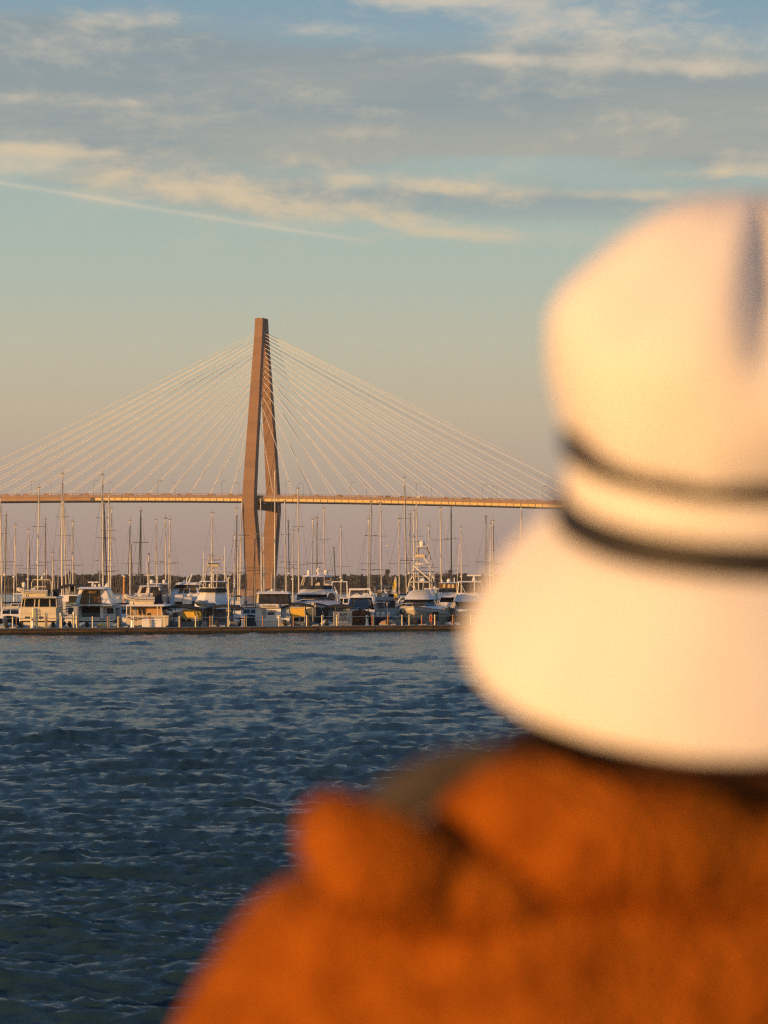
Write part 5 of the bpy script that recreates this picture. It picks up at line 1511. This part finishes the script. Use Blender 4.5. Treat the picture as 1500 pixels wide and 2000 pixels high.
def lumpy_tube(name, pts, m, seed=0, nz=0.02, parent=None, sub=2):
    """pts: (px, py, distance, radius m[, vertical squash])"""
    mb = MB(); P3 = []
    for p in pts: P3.append((Vector(W((px_(p[0], p[2]), p[2], pz_(p[1], p[2])))), p[3], p[4] if len(p) > 4 else 1.0))
    # resample along the path
    out = []
    for i in range(len(P3) - 1):
        p0 = P3[max(i - 1, 0)][0]; p1 = P3[i][0]; p2 = P3[i + 1][0]; p3 = P3[min(i + 2, len(P3) - 1)][0]
        for k in range(4):
            t = k / 4
            c = 0.5 * ((2 * p1) + (p2 - p0) * t + (2 * p0 - 5 * p1 + 4 * p2 - p3) * t * t + (3 * p1 - p0 - 3 * p2 + p3) * t ** 3)
            out.append((c, P3[i][1] + (P3[i + 1][1] - P3[i][1]) * t, P3[i][2] + (P3[i + 1][2] - P3[i][2]) * t))
    out.append(P3[-1])
    rings = []
    for i, (c, r_, sq) in enumerate(out):
        d = (out[min(i + 1, len(out) - 1)][0] - out[max(i - 1, 0)][0]).normalized()
        up = Vector((0, 0, 1)); v = (up - d * up.dot(d))
        if v.length < 0.2: v = Vector((0, -1, 0)) - d * Vector((0, -1, 0)).dot(d)
        v.normalize(); u = d.cross(v)
        ends = min(1, 0.35 + 0.65 * math.sin(math.pi * min(1, max(0.0, (i + 0.5) / len(out))) ) ** 0.3)
        ring = []
        for k in range(16):
            a = 2 * math.pi * k / 16
            q = c + u * math.cos(a) * r_ * ends + v * math.sin(a) * r_ * ends * sq
            nn = nz * mnoise.noise(q * 14 + Vector((seed, 0, 0)))
            ring.append(q + (q - c).normalized() * nn)
        rings.append(ring)
    o = mb.loft(rings).build(name, m, parent or person, smooth=True)
    s = o.modifiers.new('s', 'SUBSURF'); s.levels = 1; s.render_levels = sub
    return o


# big turned-down collar of the jacket, its lining and the hair at the nape
lumpy_tube('collar', [(640, 1555, 2.00, 0.014), (660, 1622, 1.985, 0.030), (745, 1688, 1.94, 0.037), (860, 1735, 1.955, 0.032), (980, 1765, 1.945, 0.024), (1080, 1785, 1.945, 0.012)], 'fleece', 4, 0.010, jk)
lumpy_tube('collar_stand', [(840, 1640, 2.0, 0.012), (900, 1615, 1.995, 0.026), (1000, 1605, 1.975, 0.038), (1150, 1645, 1.95, 0.042), (1330, 1665, 1.95, 0.044), (1480, 1700, 1.955, 0.040), (1650, 1700, 1.96, 0.040), (1850, 1650, 2.0, 0.04)], 'fleece', 8, 0.010, jk)
lumpy_tube('lining', [(700, 1630, 2.10, 0.018), (780, 1585, 2.10, 0.026), (870, 1535, 2.10, 0.026), (960, 1500, 2.10, 0.022), (1080, 1500, 2.10, 0.02)], 'lining', 12, 0.006, jk)
lumpy_tube('hair', [(1010, 1470, 2.06, 0.024, 1.0), (1060, 1488, 2.03, 0.030), (1200, 1520, 2.01, 0.022), (1330, 1520, 2.0, 0.024), (1480, 1520, 2.0, 0.026), (1640, 1510, 2.0, 0.026), (1780, 1480, 2.06, 0.020)], 'hair', 20, 0.008)
hp = [(z, -r_, r_, 0.01, r_ * 1.2) for z, r_ in ((pz_(1600) - GZ, 0.05), (pz_(1500) - GZ, 0.075), (pz_(1400) - GZ, 0.092), (pz_(1250) - GZ, 0.098), (pz_(1100) - GZ, 0.098))]
MB().loft(ell_loft(hp, 28, 0.006, 2.0, 9)).build('hair', 'hair', person, smooth=True)
for sx in (-1, 1):
    rows = [(z, sx * cx_ - w_, sx * cx_ + w_, y_, w_ * 1.1) for z, cx_, w_, y_ in ((0.07, 0.12, 0.075, -0.01), (0.25, 0.12, 0.08, 0), (0.46, 0.12, 0.085, 0.02), (0.65, 0.11, 0.10, 0.01), (0.86, 0.085, 0.115, 0.0))]
    MB().loft(ell_loft(rows, 20, 0.008, 2.0, 5 + sx)).build('trouser_leg', 'trousers', person, smooth=True)
    rows = [(0.005, sx * 0.13 - 0.05, sx * 0.13 + 0.05, 0.06, 0.14), (0.04, sx * 0.13 - 0.052, sx * 0.13 + 0.052, 0.06, 0.14), (0.09, sx * 0.125 - 0.045, sx * 0.125 + 0.045, 0.02, 0.09)]
    MB().loft(ell_loft(rows, 20, 0.0)).build('shoe', 'shoe', person, smooth=True)


# hat: lathe-like rings with folds, tipped back
def hat_ring(r, h, kind, n=72):
    ring = []
    for k in range(n):
        a = 2 * math.pi * k / n            # 0 = +x (right), 90 deg = away, 270 deg = towards the camera
        ca, sa = math.cos(a), math.sin(a)
        rr, hh = r, h
        if kind == 'crown':
            f = min(1, max(0, (h - 0.118) / 0.03))
            pinch = math.exp(-((a - R(268)) / 0.13) ** 2) * 0.034 + math.exp(-((a - R(222)) / 0.28) ** 2) * 0.010 - math.exp(-((a - R(190)) / 0.3) ** 2) * 0.004
            rr = r * (1 + 0.02 * math.sin(3 * a + 1)) - pinch * f
        if kind == 'brim':
            f = min(1, max(0, (r - 0.12) / 0.07))
            hh = h + f * (0.006 * math.sin(2 * a + 0.6) - 0.017 * math.exp(-((a - R(232)) / 0.75) ** 2) + 0.002 * math.sin(5 * a))
            rr = r * (1 + f * 0.02 * math.sin(3 * a + 2))
        w_ = 0.0035 * mnoise.noise((ca * 2.2, sa * 2.2, h * 16)) + 0.0015 * mnoise.noise((ca * 6, sa * 6, h * 45 + 3))
        rr += w_ * (0 if kind == 'band' else 0.5 if kind == 'brim' else 1.8)
        ring.append((rr * ca, rr * sa * 1.04, hh))
    return ring


tilt = R(-17)
hat = bpy.data.objects.new('hat', None)
COL.objects.link(hat); hat.parent = person
hat.location = W((HX, PD, pz_(1003))); hat.rotation_euler = (-tilt, 0, 0)
crown_prof = [(0.1165, 0.047), (0.119, 0.051), (0.125, 0.062), (0.131, 0.085), (0.1345, 0.110), (0.1325, 0.128), (0.124, 0.143), (0.109, 0.158), (0.093, 0.173), (0.072, 0.190), (0.045, 0.202), (0.015, 0.206)]
o = MB().loft([hat_ring(r_, h, 'crown') for r_, h in crown_prof]).build('crown', 'hat_cloth', hat, smooth=True)
o = MB().loft([hat_ring(r_, h, 'band') for r_, h in [(0.116, -0.004), (0.1185, 0.0), (0.120, 0.012), (0.1205, 0.024), (0.1195, 0.040), (0.117, 0.047)]]).build('hat_band', 'hat_cloth', hat, smooth=True)
for h, w_, nm, rad_ in ((0.0485, 0.0098, 'upper_cord', 0.1185), (0.0005, 0.0150, 'lower_cord', 0.1195)):
    rings = []
    for v in range(9):
        q = 2 * math.pi * v / 8
        rings.append(hat_ring(rad_ + w_ * 0.6 * math.cos(q), h + w_ * math.sin(q), 'band'))
    MB().loft(rings, cap=False).build(nm, 'hat_ribbon', hat, smooth=True)
brim_prof = [(0.1165, -0.003), (0.126, -0.005), (0.138, -0.014), (0.151, -0.026), (0.165, -0.041), (0.177, -0.057), (0.186, -0.072), (0.190, -0.084), (0.189, -0.088), (0.186, -0.084), (0.181, -0.073), (0.172, -0.060), (0.160, -0.045), (0.147, -0.031), (0.134, -0.020), (0.1165, -0.010)]
MB().loft([hat_ring(r_, h, 'brim') for r_, h in brim_prof], cap=False).build('brim', 'hat_cloth', hat, smooth=True)

# ------------------------------------------------------------------ evening air
hz = MB().box(-2600, 2600, -460, 2950, -2.6, 188).build('haze', 'gelcoat')
hz['kind'] = 'stuff'
hm = bpy.data.materials.new('evening_haze'); hm.use_nodes = True
ht = hm.node_tree; ht.nodes.clear()
pv = ht.nodes.new('ShaderNodeVolumePrincipled'); ho = ht.nodes.new('ShaderNodeOutputMaterial')
pv.inputs['Color'].default_value = (0.86, 0.84, 0.88, 1); pv.inputs['Density'].default_value = 0.00004
ht.links.new(pv.outputs[0], ho.inputs['Volume'])
hz.data.materials.clear(); hz.data.materials.append(hm)
